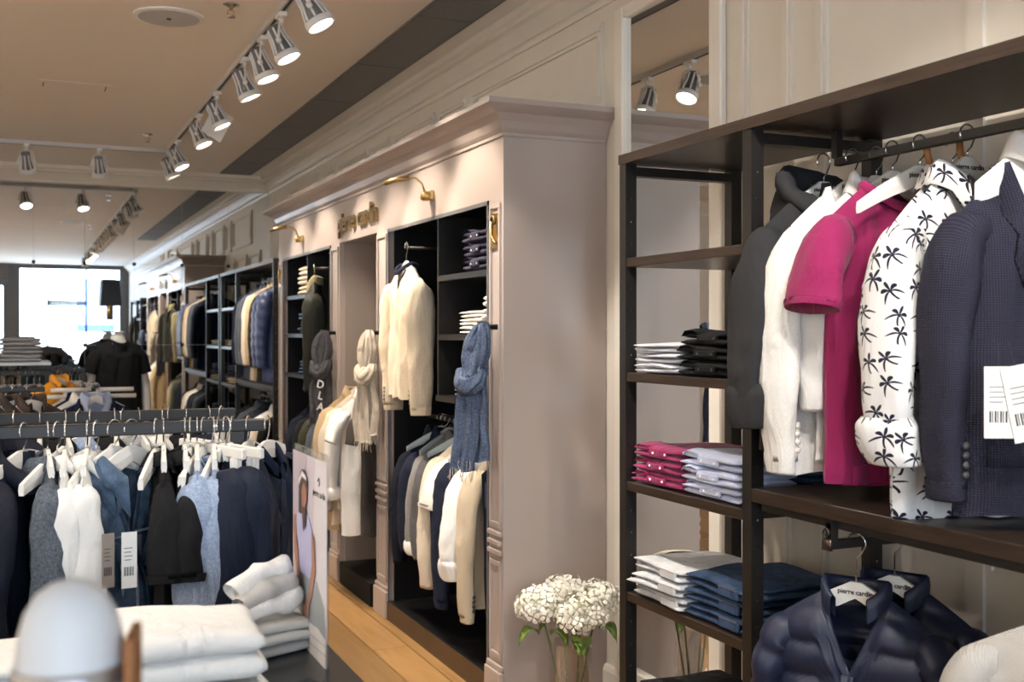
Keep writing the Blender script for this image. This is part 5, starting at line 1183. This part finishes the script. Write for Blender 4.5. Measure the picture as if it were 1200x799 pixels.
# ================================================================== flowers beside the cabinet
VX_, VY_ = 2.07, 4.08
vz = thing('glass_vase', 'clear glass cylinder vase of white hydrangeas beside the taupe cabinet', 'vase', (VX_, VY_, 0))
g = MB(); g.lathe([(.088, 0), (.090, .005), (.090, .33), (.088, .33), (.085, .33), (.085, .015), (.0, .012)], n=36); g.build('glass_wall', M_GLASS, vz, True)
M_PETAL = cloth('hydrangea_petal', (.80, .76, .66), rough=.6); M_LEAF = plain('leaf_green', (.11, .17, .02), .45, var=.4, scale=30); M_STEM = plain('stem_green', (.07, .11, .025), .5, var=.3)
def hydrangea(label, base, head, rad, seed):
    t = thing('hydrangea', label, 'flower', base); r = random.Random(seed); hd = Vector(head)-Vector(base)
    MB().tube([(0, 0, .015), tuple(hd*.5+Vector((.0, .0, .02))), tuple(hd*.95)], [.005, .0045, .004], 7).build('stem', M_STEM, t, True)
    m = MB(); n = 64; ga = PI*(3-math.sqrt(5))
    for i in range(n):
        z = 1-1.55*i/(n-1); rr = math.sqrt(max(0, 1-z*z)); a = ga*i
        nrm = Vector((rr*math.cos(a), rr*math.sin(a), z)).normalized(); c = hd + Vector((nrm.x*rad*1.08, nrm.y*rad*1.08, nrm.z*rad*.82))*(1+r.uniform(-.12, .12))
        nn = (nrm + Vector((r.uniform(-.55, .55), r.uniform(-.55, .55), r.uniform(-.55, .55)))).normalized(); q = nn.to_track_quat('Z', 'Y').to_matrix(); sp = r.uniform(0, 1.5); s = r.uniform(.021, .030)
        for k in range(4):
            th = sp + k*PI/2
            def P(rad_, da, h): return c + q @ Vector((rad_*math.cos(th+da), rad_*math.sin(th+da), h))
            b = len(m.v)
            m.add([P(.002, 0, 0), P(s*.62, -.60, .0035), P(s*1.02, -.30, -.001), P(s*1.10, 0, -.003), P(s*1.02, .30, -.001), P(s*.62, .60, .0035), P(s*.62, 0, .005)], [(0, 1, 6), (1, 2, 3, 6), (6, 3, 4, 5), (0, 6, 5)])
    stuff(m.build('petals', M_PETAL, t, True))
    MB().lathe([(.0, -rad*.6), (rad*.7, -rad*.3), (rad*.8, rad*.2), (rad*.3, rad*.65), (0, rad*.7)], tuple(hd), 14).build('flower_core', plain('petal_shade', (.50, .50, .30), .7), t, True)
    for k in range(2):
        a = r.uniform(2.4, 4.6)+k*1.3; v = []; f = []; base_ = hd*.80; d = Vector((math.cos(a), math.sin(a), 0)); pz = Vector((-d.y, d.x, 0))
        for j in range(9):
            tt = j/8; wd = .034*math.sin(PI*min(1, tt*.98+.02))**.8; c = base_ + d*(.03+.10*tt) + Vector((0, 0, .05*math.sin(2.4*tt)-.07*tt*tt-.02))
            v += [c-pz*wd+Vector((0, 0, .008)), c, c+pz*wd+Vector((0, 0, .008)), c-Vector((0, 0, .0015))]
        for j in range(8): f += [(j*4, j*4+1, j*4+5, j*4+4), (j*4+1, j*4+2, j*4+6, j*4+5), (j*4+4, j*4+7, j*4+3, j*4), (j*4+2, j*4+3, j*4+7, j*4+6)]
        MB().add(v, f).build('leaf', M_LEAF, t, True)
hydrangea('white hydrangea head on the left of the vase', (VX_-.02, VY_+.01, .012), (VX_-.115, VY_+.05, .475), .088, 1)
hydrangea('white hydrangea head leaning forward in the middle of the vase', (VX_+.01, VY_-.02, .012), (VX_+.01, VY_-.07, .455), .090, 2)
hydrangea('white hydrangea head on the right of the vase near the mirror', (VX_+.03, VY_+.02, .012), (VX_+.13, VY_+.0, .485), .088, 3)
hydrangea('white hydrangea head at the back of the vase', (VX_, VY_+.04, .012), (VX_+.02, VY_+.10, .505), .080, 4)

# ================================================================== foreground table
TX0, TX1, TY0, TY1, TZ = -1.2, .605, 1.35, 2.52, .86
tb = thing('display_table', 'black display table with white folded clothes in the foreground', 'table', ((TX0+TX1)/2, (TY0+TY1)/2, 0)); ax, ay = (TX1-TX0)/2, (TY1-TY0)/2
boxo('table_top', -ax, ax, -ay, ay, TZ-.04, TZ, M_BLACK, tb, .004); boxo('side_panel', -ax+.02, ax-.02, -ay+.02, ay-.02, .0, TZ-.04, M_BLACK, tb)
ri = tag(MB().box(-.10, .10, -.26, .26, 0, .07, .003).build('riser_box', plain('dark_laminate', (.022, .020, .019), .25)), 'dark laminate riser box on the table corner under the poster', 'riser'); ri.location = (.505, 2.25, TZ)
PO = thing('poster_stand', 'clear acrylic poster stand showing a person in a lavender top', 'poster', (.565, 2.32, TZ+.07), D(90))
# upright sheet along the aisle: local x runs away from the camera... front faces the shop's left side
PH, PWD = .425, .30
boxo('acrylic_sheet', -PWD/2, PWD/2, .0035, .0075, 0, PH, M_ACRYL, PO); 
def flat(name, pts, mat, y, th=.0006):
    n = len(pts); v = [(p[0], y, p[1]) for p in pts] + [(p[0], y-th if y < 0 else y+th, p[1]) for p in pts]
    f = [tuple(range(n)), tuple(reversed(range(n, 2*n)))] + [(i, (i+1) % n, n+(i+1) % n, n+i) for i in range(n)]
    return MB().add(v, f).build(name, mat, PO)
# print seen from -x side: after the 90 degree turn, local +y points to world -x
def Q(u, w): return (PWD*(.5-u), PH*w)     # u: 0 far-left as seen to 1 right ; w up
pr = lambda nm, pts, c, k: flat(nm, [Q(*p) for p in pts], plain('print_'+nm, c, .5, var=.1, scale=12), .008+.0007*k)
def arc(cx, cy, rx, ry, a0, a1, n=14): return [(cx+rx*math.cos(D(a0+(a1-a0)*i/n)), cy+ry*math.sin(D(a0+(a1-a0)*i/n))) for i in range(n+1)]
pr('backdrop', [(0, 0), (1, 0), (1, .965), (0, .965)], (.52, .47, .52), 0)
pr('pale_wall', [(.55, .2), (1, .2), (1, .965), (.7, .965)], (.62, .59, .62), 1)
pr('grey_curtain', [(.02, .965), (.02, .55), (.22, .6), (.36, .80), (.45, .965)], (.42, .36, .42), 1)
pr('trousers', [(.05, .14), (.08, .30), (.25, .37), (.75, .37), (.95, .28), (.98, .14)], (.30, .32, .33), 2)
pr('lavender_top', [(.12, .60), (.22, .66), (.36, .68), (.52, .66), (.62, .60), (.70, .44), (.68, .36), (.24, .36), (.22, .46)], (.42, .42, .62), 3)
pr('white_towel', [(0, 0), (1, 0), (1, .13), (.8, .155), (.4, .14), (.2, .16), (0, .15)], (.72, .68, .64), 4)
pr('left_arm', [(.06, .62), (.13, .64), (.17, .5), (.30, .33), (.44, .22), (.40, .19), (.22, .29), (.08, .46)], (.34, .17, .11), 5)
pr('right_arm', [(.62, .60), (.69, .58), (.73, .42), (.62, .28), (.50, .18), (.45, .20), (.56, .32), (.63, .44)], (.34, .17, .11), 5)
pr('hands', arc(.46, .19, .09, .035, 0, 350), (.36, .19, .13), 6)
pr('neck', [(.30, .66), (.44, .66), (.42, .74), (.32, .74)], (.30, .15, .10), 5)
pr('face', arc(.40, .775, .085, .075, 0, 350), (.28, .13, .09), 6)
pr('hair', arc(.38, .80, .125, .09, 10, 185) + [(.25, .66), (.33, .66), (.32, .78), (.40, .83), (.47, .80)], (.05, .035, .03), 7)
pr('white_band', [(.26, .83), (.36, .88), (.48, .86), (.49, .84), (.36, .855), (.27, .80)], (.66, .62, .62), 8)
pr('shade', [(.36, .70), (.47, .70), (.46, .62), (.40, .58)], (.09, .05, .05), 8)
for q, zz in ((0, .055), (1, .10)): pr('towel_fold', [(0, zz+.0), (.5, zz-.01), (1, zz+.005), (1, zz+.011), (.5, zz-.004), (0, zz+.006)], (.45, .42, .40), 5+q)
text_part('poster_lettering', BRAND, .020, M_INK, PO, (PWD*(.5-.80), .0095, PH*.80), (PI/2, 0, PI), .0004)
c = MB(); c.tube([(PWD*(.5-.80)+.006*math.cos(D(g)), .0095, PH*.86+.008*math.sin(D(g))) for g in range(0, 300, 30)], .0016, 5); c.build('poster_logo', M_INK, PO)
# clothes on the table
def pile(name, label, cat, x, y, z, rz, mat, w, d, h, seed, style='plain', m2=None): return folded(name, label, cat, (x, y, z), rz, mat, w, d, h, seed, style, m2)
z = TZ+.002
for k in range(2): pile('folded_sweater', ('bottom', 'second')[k]+' white folded sweater in the tall pile on the black table', 'sweater', .285+.006*k, 2.08, z+k*.062, .06*(k-1), F['white'], .235, .24, .060, 120+k)
pile('folded_sweater', 'topmost thick white folded sweater on the tall pile', 'sweater', .283, 2.08, z+.126, -.04, F['white'], .235, .24, .095, 125)
for k in range(3): pile('folded_jumper', '%s pale grey folded jumper under the loosely rolled one' % ('bottom', 'middle', 'upper')[k], 'jumper', .47, 2.38, z+k*.046, .3, F['greyknit'], .16, .20, .045, 170+k)
rl = thing('rolled_jumper', 'pale grey knitted jumper rolled loosely beside the white sweaters', 'jumper', (.47, 2.37, z+.140), .5)
for q, (pts, rr) in enumerate((([(-.16, 0, .10), (-.05, -.02, .15), (.06, -.03, .165), (.13, 0, .13)], .036), ([(-.16, -.03, .06), (-.04, -.05, .10), (.08, -.05, .115), (.15, -.02, .08)], .036), ([(-.17, -.04, .03), (-.04, -.07, .045), (.08, -.07, .06), (.14, -.04, .04)], .034))):
    pts = [(a*.5, b*.6, c*.58) for a, b, c in pts]; rr *= .55
    m = MB(); ring_tube(m, pts, [(rr*.8, rr), (rr, rr*1.2), (rr, rr*1.2), (rr*.7, rr)], 130+q, .09, 16, sub=6); m.build('knit_fold', F['linen'] if q != 1 else F['greyknit'], rl, True)
for k in range(3): pile('folded_sweater', '%s off white folded sweater in the pile behind the blurred cap' % POS3[2-k], 'sweater', .03, 2.22, z+k*.055, .2, F['linen'], .26, .24, .053, 140+k)
for k in range(3): pile('folded_sweater', '%s white folded sweater in the pile at the left edge of the table' % POS3[2-k], 'sweater', -.20, 2.30, z+k*.05, .1, F['white'], .28, .26, .048, 150+k)
for k in range(4): pile('folded_sweater', '%s white folded sweater behind the tall white pile' % ('lowest', 'second lowest', 'second highest', 'highest')[k], 'sweater', .24, 2.36, z+k*.042, -.1, F['white'], .22, .18, .04, 160+k)
ct = tag(MB().box(-.06, .06, -.04, .04, 0, .002).build('blue_card', plain('pale_blue', (.45, .68, .80), .6)), 'pale blue card lying against the tall white pile', 'card'); ct.location = (.33, 1.90, z+.10); ct.rotation_euler = (.9, 0, .1)
cr = thing('striped_scarf', 'grey striped scarf with fringe crumpled by the riser box', 'scarf', (.44, 1.98, z), .3)
m = MB(); ring_tube(m, [(-.09, 0, .03), (-.02, -.02, .06), (.06, 0, .05), (.10, .02, .03)], [(.02, .03), (.035, .05), (.035, .05), (.02, .04)], 150, .14, 18, sub=6); m.build('fold', F['scarfgrey'], cr, True)
m = MB(); ring_tube(m, [(-.12, -.04, .02), (-.09, -.03, .06), (-.07, -.02, .08)], [(.012, .02), (.02, .03), (.012, .018)], 151, .15, 12); m.build('knot', F['greyknit'], cr, True)
# blurred pale domed ornament on a dark stand, close to the camera
OX, OY, OZ = .035, .93, 1.318
cp = thing('domed_ornament', 'blurred pale domed ornament on a dark stand close to the camera at lower left', 'ornament', (OX, OY, OZ), -.2)
M_DOME = plain('pale_blue_white', (.66, .71, .76), .45, var=.05)
v = MB(); v.lathe([(.040, .0), (.041, .02), (.039, .045), (.034, .065), (.026, .079), (.015, .087), (.005, .090), (0, .0902)], n=32); v.build('dome', M_DOME, cp, True)
MB().lathe([(.041, .012), (.043, .016), (.043, .022), (.041, .026)], n=32).build('rim', plain('dull_silver', (.42, .43, .45), .3, .8), cp, True)
stn = thing('ornament_stand', 'dark stand with a tan side panel under the blurred pale ornament', 'stand', (OX, OY, 0), -.2)
MB().lathe([(.10, 0), (.10, .02), (.02, .03), (.02, 1.20), (.040, 1.215), (.042, OZ-.001)], n=24).build('column', plain('smoked_grey', (.05, .05, .055), .25), stn, True)
boxo('tan_panel', .043, .050, -.03, .03, 1.20, 1.365, M_LEATHER, stn)
for dx in (-.018, .008): MB().lathe([(.007, 0), (.008, -.003), (.005, -.006), (0, -.007)], (dx, -.041, 1.300), 14, 'y').build('glint_disc', M_CHROME, stn, True)  # chrome discs put in for the blurred highlights on the stand

# ================================================================== things by the window, seen in the mirror
pst = thing('window_banner', 'pale blue translucent banner hanging in the window, seen in the mirror', 'banner', (1.62, YF+.12, 2.25))
boxo('sheet', -.42, .42, -.002, .002, -.62, .62, glass_mat('banner_blue', (.62, .72, .88), .1), pst); boxo('bottom_band', -.42, .42, .002, .004, -.62, -.46, glass_mat('banner_band', (.45, .5, .8), .1), pst)
MB().tube([(-.44, 0, .63), (.44, 0, .63)], .008, 8).build('rod', M_CHROME, pst)
ssn = thing('street_sign', 'dark pointed street sign outside the window, seen in the mirror', 'sign', (1.02, YF-.7, 2.32))
flv = [(-.42, -.06), (.40, -.045), (.50, .0), (.40, .05), (-.42, .075)]
n = len(flv); MB().add([(p[0], -.01, p[1]) for p in flv]+[(p[0], .01, p[1]) for p in flv], [tuple(range(n)), tuple(reversed(range(n, 2*n)))]+[(i, (i+1) % n, n+(i+1) % n, n+i) for i in range(n)]).build('board', plain('sign_teal', (.02, .05, .07), .5), ssn)
b = MB()
for k in range(11): b.box(-.36+k*.068, -.36+k*.068+.045, .010, .012, -.02, .03)
b.build('pale_blocks', M_TAGW, ssn)
boxo('post', -.46, -.42, -.02, .02, -2.42, .25, M_STEEL, ssn)
